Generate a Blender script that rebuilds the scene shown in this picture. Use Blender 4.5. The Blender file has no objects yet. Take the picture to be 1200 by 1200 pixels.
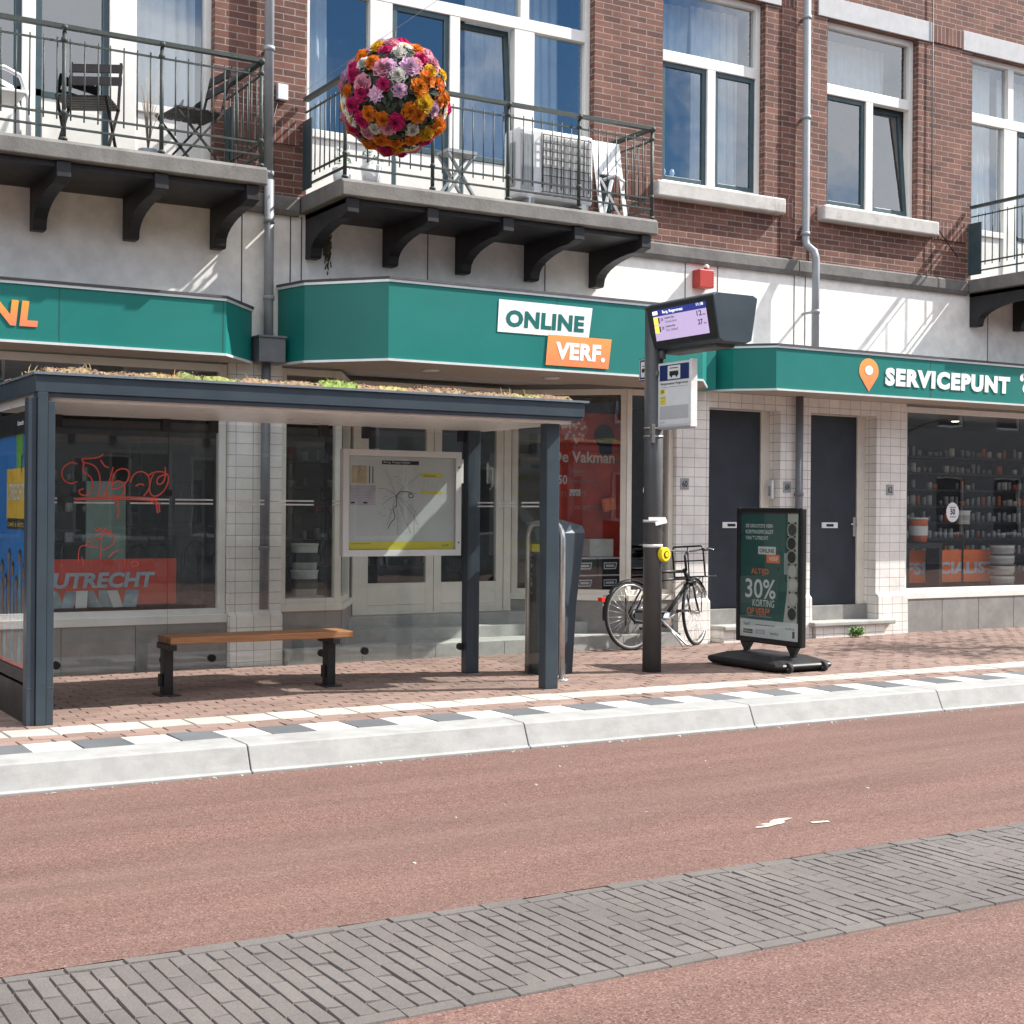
import bpy, math, random
from mathutils import Vector, Matrix
random.seed(7)
R = math.radians
SC = bpy.context.scene
COL = SC.collection
PI = math.pi

# ------------------------------------------------------------------ materials
def nmat(name):
    m = bpy.data.materials.new(name); m.use_nodes = True
    nt = m.node_tree
    b = nt.nodes['Principled BSDF']
    return m, nt, b

def ramp2(nt, fac, c0, c1, p0=0.35, p1=0.65):
    r = nt.nodes.new('ShaderNodeValToRGB')
    r.color_ramp.elements[0].position = p0; r.color_ramp.elements[0].color = (*c0, 1)
    r.color_ramp.elements[1].position = p1; r.color_ramp.elements[1].color = (*c1, 1)
    nt.links.new(fac, r.inputs['Fac'])
    return r.outputs['Color']

def noise(nt, vec, scale, detail=4, rough=.6):
    n = nt.nodes.new('ShaderNodeTexNoise'); n.inputs['Scale'].default_value = scale
    n.inputs['Detail'].default_value = detail; n.inputs['Roughness'].default_value = rough
    if vec is not None: nt.links.new(vec, n.inputs['Vector'])
    return n.outputs['Fac']

def mixc(nt, fac, a, b, blend='MIX'):
    m = nt.nodes.new('ShaderNodeMix'); m.data_type = 'RGBA'; m.blend_type = blend
    if isinstance(fac, (int, float)): m.inputs[0].default_value = fac
    else: nt.links.new(fac, m.inputs[0])
    for s, v in ((6, a), (7, b)):
        if isinstance(v, tuple): m.inputs[s].default_value = (*v[:3], 1)
        else: nt.links.new(v, m.inputs[s])
    return m.outputs[2]

def bump(nt, b, h, strength=.3, dist=.01):
    n = nt.nodes.new('ShaderNodeBump'); n.inputs['Strength'].default_value = strength
    n.inputs['Distance'].default_value = dist
    nt.links.new(h, n.inputs['Height']); nt.links.new(n.outputs['Normal'], b.inputs['Normal'])

def pos(nt):
    return nt.nodes.new('ShaderNodeNewGeometry').outputs['Position']

def simple(name, c, rough=.5, metal=0, var=.12, nscale=9, bumpk=0, spec=.4, dirt=0):
    """one colour broken up by two scales of noise, optional dirt blotches"""
    m, nt, b = nmat(name)
    p = pos(nt)
    f = noise(nt, p, nscale, 5)
    lo = tuple(x * (1 - var) for x in c); hi = tuple(min(1, x * (1 + var)) for x in c)
    col = ramp2(nt, f, lo, hi)
    if dirt:
        f2 = noise(nt, p, 2.3, 8, .7)
        d = nt.nodes.new('ShaderNodeMapRange'); d.inputs[1].default_value = .52; d.inputs[2].default_value = .75
        d.inputs[4].default_value = dirt; nt.links.new(f2, d.inputs[0])
        col = mixc(nt, d.outputs[0], col, (.12, .11, .09))
    nt.links.new(col, b.inputs['Base Color'])
    b.inputs['Roughness'].default_value = rough; b.inputs['Metallic'].default_value = metal
    b.inputs['Specular IOR Level'].default_value = spec
    r = nt.nodes.new('ShaderNodeMapRange'); r.inputs[3].default_value = max(.03, rough - .1); r.inputs[4].default_value = min(1, rough + .12)
    nt.links.new(noise(nt, p, nscale * .6, 4), r.inputs[0]); nt.links.new(r.outputs[0], b.inputs['Roughness'])
    if bumpk: bump(nt, b, noise(nt, p, nscale * 6, 5), bumpk, .004)
    return m

def brick_mat(name, c1, c2, mortar, bw, rh, ms, rough=.85, offset=.5, bumpk=.7, grain=.15, freq=2, lowk=.62):
    m, nt, b = nmat(name)
    uv = nt.nodes.new('ShaderNodeUVMap'); uv.uv_map = 'UVMap'
    # slight waviness so that courses are not ruler straight
    t = nt.nodes.new('ShaderNodeTexBrick'); t.offset = offset; t.offset_frequency = freq
    t.inputs['Scale'].default_value = 1
    t.inputs['Brick Width'].default_value = bw; t.inputs['Row Height'].default_value = rh
    t.inputs['Mortar Size'].default_value = ms; t.inputs['Mortar Smooth'].default_value = .25
    t.inputs['Bias'].default_value = -.1
    t.inputs['Color1'].default_value = (*c1, 1); t.inputs['Color2'].default_value = (*c2, 1)
    t.inputs['Mortar'].default_value = (*mortar, 1)
    nv = nt.nodes.new('ShaderNodeTexNoise'); nv.inputs['Scale'].default_value = 1.7
    nt.links.new(uv.outputs[0], nv.inputs['Vector'])
    add = nt.nodes.new('ShaderNodeVectorMath'); add.operation = 'MULTIPLY_ADD'
    add.inputs[1].default_value = (.006, .006, 0)
    nt.links.new(nv.outputs['Color'], add.inputs[0]); nt.links.new(uv.outputs[0], add.inputs[2])
    nt.links.new(add.outputs[0], t.inputs['Vector'])
    col = t.outputs['Color']
    f = noise(nt, pos(nt), 3.1, 8, .7)
    k = ramp2(nt, f, (lowk, lowk * .98, lowk * .98), (1.12, 1.1, 1.08), .3, .7)
    col = mixc(nt, 1, col, k, 'MULTIPLY')
    f2 = noise(nt, pos(nt), 60, 3)
    col = mixc(nt, 1, col, ramp2(nt, f2, (1 - grain,) * 3, (1 + grain,) * 3), 'MULTIPLY')
    nt.links.new(col, b.inputs['Base Color'])
    b.inputs['Roughness'].default_value = rough
    b.inputs['Specular IOR Level'].default_value = .35
    inv = nt.nodes.new('ShaderNodeMath'); inv.operation = 'SUBTRACT'; inv.inputs[0].default_value = 1
    nt.links.new(t.outputs['Fac'], inv.inputs[1])
    h = nt.nodes.new('ShaderNodeMath'); h.operation = 'MULTIPLY_ADD'; h.inputs[1].default_value = .25
    nt.links.new(noise(nt, pos(nt), 45, 4), h.inputs[0]); nt.links.new(inv.outputs[0], h.inputs[2])
    bump(nt, b, h.outputs[0], bumpk, .006)
    return m

def attr_mat(name, rough=.8, nscale=120, k=.2, bumpk=.4, spec=.3):
    m, nt, b = nmat(name)
    a = nt.nodes.new('ShaderNodeAttribute'); a.attribute_name = 'col'
    f = noise(nt, pos(nt), nscale, 4, .7)
    col = mixc(nt, 1, a.outputs['Color'], ramp2(nt, f, (1 - k,) * 3, (1 + k,) * 3, .3, .7), 'MULTIPLY')
    f2 = noise(nt, pos(nt), 1.4, 6, .65)
    col = mixc(nt, 1, col, ramp2(nt, f2, (.82,) * 3, (1.1,) * 3, .3, .7), 'MULTIPLY')
    nt.links.new(col, b.inputs['Base Color'])
    b.inputs['Roughness'].default_value = rough; b.inputs['Specular IOR Level'].default_value = spec
    if bumpk: bump(nt, b, f, bumpk, .004)
    return m

def asphalt_mat():
    m, nt, b = nmat('red_asphalt')
    p = pos(nt)
    v = nt.nodes.new('ShaderNodeTexVoronoi'); v.inputs['Scale'].default_value = 150
    nt.links.new(p, v.inputs['Vector'])
    sep = nt.nodes.new('ShaderNodeSeparateColor'); nt.links.new(v.outputs['Color'], sep.inputs[0])
    r = nt.nodes.new('ShaderNodeValToRGB')
    e = r.color_ramp.elements
    e[0].position = 0; e[0].color = (.060, .030, .026, 1); e[1].position = 1; e[1].color = (.235, .165, .142, 1)
    for q, c in ((.2, (.114, .060, .050)), (.6, (.146, .080, .067)), (.9, (.172, .102, .087))):
        x = e.new(q); x.color = (*c, 1)
    nt.links.new(sep.outputs[0], r.inputs['Fac'])
    # worn, browner strips along the street (tyre wear)
    sx = nt.nodes.new('ShaderNodeMapping'); sx.inputs['Scale'].default_value = (.16, 1.3, 1)
    nt.links.new(p, sx.inputs['Vector'])
    f = noise(nt, sx.outputs[0], 1.0, 7, .6)
    col = mixc(nt, ramp2(nt, f, (0, 0, 0), (.45, .45, .45), .40, .68), r.outputs['Color'], (.140, .094, .077))
    sy = nt.nodes.new('ShaderNodeMapping'); sy.inputs['Scale'].default_value = (.35, 3.2, 1); sy.inputs['Location'].default_value = (3, 1.7, 0)
    nt.links.new(p, sy.inputs['Vector'])
    f4 = noise(nt, sy.outputs[0], .9, 5, .6)
    col = mixc(nt, 1, col, ramp2(nt, f4, (.86, .85, .84), (1.08, 1.07, 1.06), .36, .62), 'MULTIPLY')
    f3 = noise(nt, p, 22, 6, .7)
    col = mixc(nt, 1, col, ramp2(nt, f3, (.88,) * 3, (1.10,) * 3, .3, .7), 'MULTIPLY')
    # a few dark drips of oil
    f5 = noise(nt, p, 2.6, 3, .5)
    col = mixc(nt, ramp2(nt, f5, (0, 0, 0), (.35, .35, .35), .70, .76), col, (.06, .045, .04))
    nt.links.new(col, b.inputs['Base Color']); b.inputs['Roughness'].default_value = .85
    b.inputs['Specular IOR Level'].default_value = .25
    bump(nt, b, v.outputs['Distance'], .35, .003)
    return m

def glass_mat(name, ior=1.6, tint=(.9, .93, .92), wob=.0, rough=0, dirt=0):
    m = bpy.data.materials.new(name); m.use_nodes = True
    nt = m.node_tree; nt.nodes.clear()
    o = nt.nodes.new('ShaderNodeOutputMaterial')
    tr = nt.nodes.new('ShaderNodeBsdfTransparent'); tr.inputs[0].default_value = (*tint, 1)
    gl = nt.nodes.new('ShaderNodeBsdfGlossy'); gl.inputs['Roughness'].default_value = rough
    gl.inputs['Color'].default_value = (.95, .97, 1, 1)
    fr = nt.nodes.new('ShaderNodeFresnel'); fr.inputs['IOR'].default_value = ior
    # a pane has no inside: use the outer index on both sides
    bf = nt.nodes.new('ShaderNodeNewGeometry')
    mv = nt.nodes.new('ShaderNodeMix'); mv.data_type = 'FLOAT'
    nt.links.new(bf.outputs['Backfacing'], mv.inputs[0]); mv.inputs[2].default_value = ior; mv.inputs[3].default_value = 1 / ior
    nt.links.new(mv.outputs[0], fr.inputs['IOR'])
    mx = nt.nodes.new('ShaderNodeMixShader')
    nt.links.new(fr.outputs[0], mx.inputs[0]); nt.links.new(tr.outputs[0], mx.inputs[1]); nt.links.new(gl.outputs[0], mx.inputs[2])
    last = mx.outputs[0]
    if wob:
        bp = nt.nodes.new('ShaderNodeBump'); bp.inputs['Strength'].default_value = wob; bp.inputs['Distance'].default_value = .02
        nt.links.new(noise(nt, pos(nt), 1.6, 2), bp.inputs['Height']); nt.links.new(bp.outputs[0], gl.inputs['Normal'])
    if dirt:
        d = nt.nodes.new('ShaderNodeBsdfDiffuse'); d.inputs[0].default_value = (.6, .62, .6, 1)
        f = noise(nt, pos(nt), 5, 9, .75)
        mr = nt.nodes.new('ShaderNodeMapRange'); mr.inputs[1].default_value = .42; mr.inputs[2].default_value = .8
        mr.inputs[3].default_value = dirt * .25; mr.inputs[4].default_value = dirt; nt.links.new(f, mr.inputs[0])
        m2 = nt.nodes.new('ShaderNodeMixShader'); nt.links.new(mr.outputs[0], m2.inputs[0])
        nt.links.new(last, m2.inputs[1]); nt.links.new(d.outputs[0], m2.inputs[2]); last = m2.outputs[0]
    nt.links.new(last, o.inputs['Surface'])
    return m

def emit_mat(name, c, s):
    m, nt, b = nmat(name)
    b.inputs['Base Color'].default_value = (*c, 1); b.inputs['Emission Color'].default_value = (*c, 1)
    b.inputs['Emission Strength'].default_value = s; b.inputs['Roughness'].default_value = .3
    return m

def grad_mat(name, c_lo, c_hi, z0, z1, rough=.45):
    """printed two-colour gradient (part of the sign's own artwork)"""
    m, nt, b = nmat(name)
    s = nt.nodes.new('ShaderNodeSeparateXYZ'); nt.links.new(pos(nt), s.inputs[0])
    r = nt.nodes.new('ShaderNodeMapRange'); r.inputs[1].default_value = z0; r.inputs[2].default_value = z1
    nt.links.new(s.outputs[2], r.inputs[0])
    nt.links.new(mixc(nt, r.outputs[0], c_lo, c_hi), b.inputs['Base Color']); b.inputs['Roughness'].default_value = rough
    return m

def stain_mat(name, c, stain, rough, nscale, lo=.5, hi=.72, streak=1, bumpk=.25, amt=.8):
    m, nt, b = nmat(name)
    p = pos(nt)
    mp = nt.nodes.new('ShaderNodeMapping'); mp.inputs['Scale'].default_value = (1, 1, streak); nt.links.new(p, mp.inputs['Vector'])
    f = noise(nt, mp.outputs[0], nscale, 9, .68)
    mr = nt.nodes.new('ShaderNodeMapRange'); mr.inputs[1].default_value = lo; mr.inputs[2].default_value = hi; mr.inputs[4].default_value = amt
    nt.links.new(f, mr.inputs[0])
    base = ramp2(nt, noise(nt, p, 7, 5), tuple(x * .9 for x in c), tuple(min(1, x * 1.07) for x in c))
    nt.links.new(mixc(nt, mr.outputs[0], base, stain), b.inputs['Base Color'])
    b.inputs['Roughness'].default_value = rough; b.inputs['Specular IOR Level'].default_value = .3
    if bumpk: bump(nt, b, noise(nt, p, 38, 6, .7), bumpk, .006)
    return m

M = {}
M['brick'] = brick_mat('brick_wall', (.215, .098, .072), (.110, .053, .044), (.31, .265, .235), .215, .0615, .0055)
M['soldier'] = brick_mat('soldier_bricks', (.225, .094, .072), (.12, .054, .046), (.31, .265, .235), .0635, .215, .0065, offset=0)
M['tile'] = brick_mat('white_tiles', (.80, .785, .75), (.74, .72, .69), (.28, .265, .25), .158, .101, .0028, rough=.25, offset=0, bumpk=.12, grain=.03, lowk=.86)
M['cladding'] = stain_mat('white_cladding', (.85, .83, .785), (.58, .55, .49), .5, 1.2, .56, .9, .35, .04, .3)
M['joint'] = simple('dark_joint', (.05, .05, .05), .8)
M['stone'] = stain_mat('weathered_stone', (.185, .178, .168), (.08, .076, .072), .85, 2.6, .45, .75, .6, .6, .75)
M['sill'] = stain_mat('pale_sill', (.50, .485, .46), (.28, .25, .22), .75, 5, .55, .7, 1, .3, .7)
M['lintel'] = simple('pale_lintel', (.44, .44, .45), .7, var=.06, bumpk=.1)
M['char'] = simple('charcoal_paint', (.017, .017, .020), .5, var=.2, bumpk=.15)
M['white'] = simple('white_frame_paint', (.74, .725, .685), .38, var=.05, nscale=4, dirt=.18)
M['cream'] = simple('cream_shop_paint', (.70, .66, .58), .42, var=.06, nscale=4, dirt=.15)
M['sash'] = simple('grey_green_sash', (.045, .075, .085), .38, var=.12)
M['rail'] = stain_mat('weathered_green_iron', (.045, .058, .054), (.17, .19, .17), .5, 22, .56, .74, 1, .2, .6)
M['glass_up'] = glass_mat('window_glass', 2.45, (.78, .84, .86), .12)
M['glass_shop'] = glass_mat('shop_glass', 2.05, (.86, .89, .88), .03)
M['glass_shelter'] = glass_mat('shelter_glass', 1.6, (.82, .87, .85), .0, 0, .055)
M['curtain'] = simple('white_curtain', (.62, .64, .66), .9, var=.05)
M['green'] = simple('teal_sign_panel', (.006, .165, .145), .42, var=.05, nscale=2, spec=.4)
M['trim'] = simple('aluminium_trim', (.72, .74, .74), .35, .3, var=.05)
M['capping'] = simple('dark_capping', (.07, .07, .075), .6)
M['soffit'] = simple('beige_soffit', (.42, .36, .30), .6, var=.06)
M['letter_w'] = simple('white_letters', (.85, .85, .84), .4, var=.03)
M['letter_g'] = simple('green_letters', (.006, .13, .115), .4, var=.03)
M['orange'] = grad_mat('orange_print', (.80, .21, .085), (.85, .36, .075), 2.82, 3.3)
M['orange_flat'] = simple('orange_print_flat', (.80, .17, .05), .45, var=.04)
M['coral'] = grad_mat('coral_letters', (.80, .20, .11), (.85, .35, .04), 2.93, 3.16)
M['plinth'] = stain_mat('grey_plinth_stone', (.23, .22, .21), (.33, .32, .30), .6, 3.2, .48, .7, 1, .1, .7)
M['step'] = stain_mat('concrete_step', (.36, .36, .34), (.17, .17, .16), .75, 3, .5, .75, 1, .25, .7)
M['door'] = simple('navy_door', (.026, .034, .047), .42, var=.18, nscale=3, dirt=.06)
M['steel'] = simple('brushed_steel', (.55, .55, .54), .32, .9, var=.08, nscale=20)
M['chrome'] = simple('chrome', (.75, .75, .75), .16, 1, var=.04)
M['pvc'] = simple('grey_pipe', (.28, .30, .32), .45, var=.08, nscale=6, dirt=.2)
M['pvc_dark'] = simple('dark_grey_pipe', (.15, .155, .17), .5, var=.12, nscale=5, dirt=.2)
M['alarm'] = simple('red_alarm_plastic', (.42, .045, .035), .4, var=.06)
M['shelter'] = simple('slate_blue_coating', (.034, .049, .063), .36, var=.10, nscale=5, spec=.5)
M['shelter_soffit'] = simple('pale_soffit_sheet', (.70, .69, .66), .3, var=.06)
M['gutter'] = simple('roof_edge_alu', (.30, .36, .41), .25, .6, var=.06)
M['wood'] = None
M['black'] = simple('black_plastic', (.018, .018, .020), .45, var=.2)
M['blackmetal'] = simple('black_metal', (.012, .012, .013), .4, var=.2, nscale=15)
M['rubber'] = simple('rubber', (.022, .022, .022), .8, var=.2)
M['polemat'] = simple('dark_pole_coating', (.070, .073, .075), .42, var=.10, nscale=5)
M['tapewhite'] = simple('white_tape', (.75, .75, .73), .5)
M['yellow'] = simple('yellow_plastic', (.80, .62, .02), .35, var=.04)
M['navy'] = simple('navy_print', (.012, .022, .115), .4, var=.05)
M['paper'] = simple('white_paper', (.68, .69, .70), .5, var=.03)
M['greyprint'] = simple('grey_print', (.32, .33, .34), .5)
M['inkblack'] = simple('black_ink', (.02, .02, .02), .5)
M['yellowprint'] = simple('yellow_print', (.72, .60, .05), .5, var=.04)
M['tan'] = simple('tan_print', (.55, .42, .27), .5)
M['lilac'] = simple('lilac_print', (.52, .46, .56), .5)
M['redbanner'] = simple('red_banner', (.80, .07, .035), .5, var=.06)
M['orangebanner'] = simple('orange_banner', (.90, .20, .05), .5, var=.06)
M['bluebanner'] = simple('pale_blue_letters', (.50, .60, .70), .5)
M['interior'] = simple('interior_wall', (.115, .12, .12), .8)
M['interior_floor'] = simple('interior_floor', (.10, .09, .08), .6)
M['ceiling'] = simple('interior_ceiling', (.45, .44, .42), .8)
M['mapframe'] = simple('light_grey_frame', (.56, .57, .56), .4, var=.04, nscale=4)
M['posterframe'] = simple('black_frame', (.010, .011, .012), .4, var=.15)
M['postergreen'] = simple('deep_green_print', (.010, .085, .078), .3, var=.05)
M['disc_dark'] = simple('dark_dots', (.05, .055, .055), .4)
M['beige'] = simple('sand_print', (.50, .48, .44), .45, var=.05)
M['graffiti'] = simple('red_spray', (.75, .12, .09), .6, var=.05)
M['frost'] = simple('frosted_stripe', (.62, .66, .66), .6)
M['leafdark'] = simple('dark_leaves', (.020, .030, .018), .7, var=.4, nscale=30)
M['saddle'] = simple('black_leather', (.02, .018, .017), .45)
M['redlamp'] = simple('red_reflector', (.6, .03, .02), .2)
M['whiteplastic'] = simple('white_plastic', (.74, .75, .76), .35, var=.04)
M['greyplastic'] = simple('grey_plastic', (.30, .33, .35), .45, var=.06)
M['browndark'] = simple('dark_stained_wood', (.016, .011, .011), .55, var=.25, nscale=20)
M['terracotta'] = simple('orange_pot', (.62, .22, .04), .6)
M['twig'] = simple('dry_twigs', (.30, .26, .22), .8)
M['weed'] = simple('weed_leaves', (.08, .19, .03), .6, var=.3, nscale=30)
M['ochre'] = simple('ochre_panel', (.85, .50, .04), .4)
M['posterblue'] = simple('poster_blue', (.015, .20, .60), .35, var=.05)
M['leafgreen'] = simple('poster_green', (.16, .42, .03), .35, var=.05)
M['skin'] = simple('poster_skin_tones', (.30, .16, .10), .4, var=.3, nscale=14)
M['palegreen'] = simple('pale_green_board', (.28, .38, .33), .5)
M['darkboard'] = simple('dark_picture', (.04, .042, .045), .4)
M['teal_leaf'] = simple('leaflet_blue', (.16, .30, .36), .45, var=.35, nscale=8)
M['can_a'] = simple('white_can', (.62, .62, .60), .35)
M['can_b'] = simple('steel_can', (.30, .31, .32), .3, .6)
M['can_c'] = simple('orange_can', (.60, .14, .05), .4)
M['asphalt'] = asphalt_mat()
M['paver'] = attr_mat('clinker_pavers', .85, 140, .22, .5)
M['tilepave'] = attr_mat('pavement_tiles', .75, 90, .10, .25)
M['kerb'] = stain_mat('concrete_kerb', (.305, .306, .298), (.20, .197, .19), .75, 2.6, .50, .80, 3.5, .25, .8)
M['sedum'] = attr_mat('sedum', .8, 60, .25, 0)
M['flower'] = attr_mat('petals', .6, 40, .08, 0)
_nt = M['flower'].node_tree; _b = _nt.nodes['Principled BSDF']; _o = _nt.nodes['Material Output']
_t = _nt.nodes.new('ShaderNodeBsdfTranslucent'); _m = _nt.nodes.new('ShaderNodeMixShader'); _m.inputs[0].default_value = .4
_nt.links.new(_b.inputs['Base Color'].links[0].from_socket, _t.inputs[0]); _nt.links.new(_b.outputs[0], _m.inputs[1]); _nt.links.new(_t.outputs[0], _m.inputs[2]); _nt.links.new(_m.outputs[0], _o.inputs['Surface'])
M['ground'] = simple('bedding_sand', (.22, .18, .15), .95, var=.3, nscale=30)
M['groundgrey'] = simple('grey_ground', (.16, .15, .145), .9, var=.2)
M['scuff'] = simple('pale_paint_scuff', (.40, .355, .31), .85, var=.4, nscale=30)
M['gravel'] = simple('pale_grit', (.50, .46, .42), .9)
M['bark'] = simple('tree_bark', (.12, .10, .08), .9, var=.3, nscale=20, bumpk=.5)
M['leaf'] = simple('tree_leaves', (.05, .10, .025), .6, var=.4, nscale=4)

def wood_mat():
    m, nt, b = nmat('bench_hardwood')
    mp = nt.nodes.new('ShaderNodeMapping'); mp.inputs['Scale'].default_value = (1.2, 30, 30); nt.links.new(pos(nt), mp.inputs['Vector'])
    f = noise(nt, mp.outputs[0], 3, 6, .6)
    nt.links.new(ramp2(nt, f, (.23, .095, .035), (.42, .20, .085), .3, .7), b.inputs['Base Color'])
    b.inputs['Roughness'].default_value = .5; bump(nt, b, f, .2, .003)
    return m
M['wood'] = wood_mat()

# ------------------------------------------------------------------ mesh builder
class MB:
    def __init__(s): s.v = []; s.f = []; s.m = []; s.c = []; s.sm = []
    def face(s, pts, mat=0, col=None, smooth=False):
        i = len(s.v); s.v += [tuple(p) for p in pts]; s.f.append(tuple(range(i, i + len(pts)))); s.m.append(mat); s.c.append(col); s.sm.append(smooth)
    def idx(s, vs, fs, mat=0, col=None, smooth=False):
        i = len(s.v); s.v += [tuple(p) for p in vs]
        for f in fs: s.f.append(tuple(i + k for k in f)); s.m.append(mat); s.c.append(col); s.sm.append(smooth)
    def box(s, x0, x1, y0, y1, z0, z1, mat=0, col=None, skip=''):
        v = [(x0, y0, z0), (x1, y0, z0), (x1, y1, z0), (x0, y1, z0), (x0, y0, z1), (x1, y0, z1), (x1, y1, z1), (x0, y1, z1)]
        fs = {'b': (0, 3, 2, 1), 't': (4, 5, 6, 7), 'f': (0, 1, 5, 4), 'r': (1, 2, 6, 5), 'k': (2, 3, 7, 6), 'l': (3, 0, 4, 7)}
        s.idx(v, [fs[k] for k in fs if k not in skip], mat, col)
    def obox(s, c, u, v, w, mat=0, col=None):
        """box from centre and three half-axis vectors"""
        c, u, v, w = map(Vector, (c, u, v, w))
        p = [c - u - v - w, c + u - v - w, c + u + v - w, c - u + v - w, c - u - v + w, c + u - v + w, c + u + v + w, c - u + v + w]
        s.idx(p, [(0, 3, 2, 1), (4, 5, 6, 7), (0, 1, 5, 4), (1, 2, 6, 5), (2, 3, 7, 6), (3, 0, 4, 7)], mat, col)
    def bar(s, p0, p1, w, h=None, mat=0, up=(0, 0, 1)):
        p0, p1 = Vector(p0), Vector(p1); d = p1 - p0; h = h or w
        u = d.normalized(); up = Vector(up)
        if abs(u.dot(up)) > .99: up = Vector((0, 1, 0))
        a = u.cross(up).normalized(); b = a.cross(u)
        s.obox((p0 + p1) / 2, d / 2, a * w / 2, b * h / 2, mat)
    def tube(s, pts, r, n=8, mat=0, caps=True, smooth=True, closed=False):
        pts = [Vector(p) for p in pts]; k = len(pts)
        rs = r if isinstance(r, (list, tuple)) else [r] * k
        base = len(s.v); prev = None
        for i, p in enumerate(pts):
            if closed: t = pts[(i + 1) % k] - pts[i - 1]
            else: t = pts[min(i + 1, k - 1)] - pts[max(i - 1, 0)]
            t.normalize()
            if prev is None:
                a = t.cross(Vector((0, 0, 1)))
                if a.length < .01: a = t.cross(Vector((0, 1, 0)))
            else: a = prev - t * prev.dot(t)
            a.normalize(); prev = a; b = t.cross(a)
            for j in range(n):
                q = 2 * PI * j / n
                s.v.append(tuple(p + (a * math.cos(q) + b * math.sin(q)) * rs[i]))
        for i in range(k if closed else k - 1):
            i2 = (i + 1) % k
            for j in range(n):
                j2 = (j + 1) % n
                s.f.append((base + i * n + j, base + i * n + j2, base + i2 * n + j2, base + i2 * n + j)); s.m.append(mat); s.c.append(None); s.sm.append(smooth)
        if caps and not closed:
            s.f.append(tuple(base + j for j in range(n))[::-1]); s.f.append(tuple(base + (k - 1) * n + j for j in range(n)))
            s.m += [mat] * 2; s.c += [None] * 2; s.sm += [False] * 2
    def cyl(s, p0, p1, r, r1=None, n=16, mat=0, smooth=True): s.tube([p0, p1], [r, r if r1 is None else r1], n, mat, True, smooth)
    def lathe(s, prof, c, n=20, mat=0, axis='z', smooth=True):
        """prof: list of (radius, height)"""
        base = len(s.v)
        for r, h in prof:
            for j in range(n):
                q = 2 * PI * j / n; a, b = r * math.cos(q), r * math.sin(q)
                o = (a, b, h) if axis == 'z' else ((a, h, b) if axis == 'y' else (h, a, b))
                s.v.append((c[0] + o[0], c[1] + o[1], c[2] + o[2]))
        for i in range(len(prof) - 1):
            for j in range(n):
                j2 = (j + 1) % n
                q = (base + i * n + j, base + i * n + j2, base + (i + 1) * n + j2, base + (i + 1) * n + j)
                s.f.append(q if axis != 'y' else q[::-1]); s.m.append(mat); s.c.append(None); s.sm.append(smooth)
    def prism(s, poly, axis, a0, a1, mat=0):
        """poly 2-D; axis 'x': poly=(y,z); 'y': poly=(x,z); 'z': poly=(x,y)"""
        def P(p, a): return (a, p[0], p[1]) if axis == 'x' else ((p[0], a, p[1]) if axis == 'y' else (p[0], p[1], a))
        n = len(poly); v = [P(p, a0) for p in poly] + [P(p, a1) for p in poly]
        fs = [tuple(range(n))[::-1], tuple(range(n, 2 * n))] + [(i, (i + 1) % n, n + (i + 1) % n, n + i) for i in range(n)]
        s.idx(v, fs, mat)
    def grid(s, fn, nu, nv, mat=0, smooth=True, col=None):
        base = len(s.v)
        for j in range(nv + 1):
            for i in range(nu + 1): s.v.append(tuple(fn(i / nu, j / nv)))
        for j in range(nv):
            for i in range(nu):
                q = base + j * (nu + 1) + i
                s.f.append((q, q + 1, q + nu + 2, q + nu + 1)); s.m.append(mat); s.c.append(col); s.sm.append(smooth)
    def sphere(s, c, r, n=14, mat=0, sq=(1, 1, 1)):
        s.grid(lambda u, v: (c[0] + r * sq[0] * math.cos(2 * PI * u) * math.sin(PI * v), c[1] + r * sq[1] * math.sin(2 * PI * u) * math.sin(PI * v), c[2] - r * sq[2] * math.cos(PI * v)), n, n // 2, mat)

def worg(o):
    v = Vector((0, 0, 0))
    while o is not None: v += o.location; o = o.parent
    return v

def obj(name, mb, mats, parent=None, local=False, bev=0, fix=True, tidy=True):
    """link one mesh object; verts are world coordinates unless local"""
    if not isinstance(mats, (list, tuple)): mats = [mats]
    vs = [Vector(v) for v in mb.v]
    loc = Vector((0, 0, 0))
    if not local:
        if parent is not None:
            og = worg(parent); vs = [v - og for v in vs]
        elif tidy:
            lo = [min(v[i] for v in vs) for i in range(3)]; hi = [max(v[i] for v in vs) for i in range(3)]
            loc = Vector(((lo[0] + hi[0]) / 2, (lo[1] + hi[1]) / 2, lo[2])); vs = [v - loc for v in vs]
    me = bpy.data.meshes.new(name)
    me.from_pydata(vs, [], mb.f)
    for m in mats: me.materials.append(m)
    me.polygons.foreach_set('material_index', mb.m)
    me.polygons.foreach_set('use_smooth', mb.sm)
    uv = me.uv_layers.new(name='UVMap')
    me.update()
    data = [0.0] * (2 * len(me.loops))
    og = loc if parent is None else (worg(parent) if not local else Vector((0, 0, 0)))
    for p in me.polygons:
        n = p.normal; a = max(range(3), key=lambda i: abs(n[i]))
        for li in p.loop_indices:
            c = me.vertices[me.loops[li].vertex_index].co + og
            u, w = ((c.y, c.z), (c.x, c.z), (c.x, c.y))[a]
            data[2 * li] = u; data[2 * li + 1] = w
    uv.data.foreach_set('uv', data)
    if any(c is not None for c in mb.c):
        at = me.attributes.new('col', 'FLOAT_COLOR', 'FACE')
        buf = []
        for c in mb.c: buf += [*(c or (.5, .5, .5)), 1]
        at.data.foreach_set('color', buf)
    o = bpy.data.objects.new(name, me); COL.objects.link(o)
    o.location = loc
    if parent is not None: o.parent = parent
    if bev:
        b = o.modifiers.new('bevel', 'BEVEL'); b.width = bev; b.segments = 2; b.limit_method = 'ANGLE'; b.angle_limit = R(40)
    return o

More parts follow.
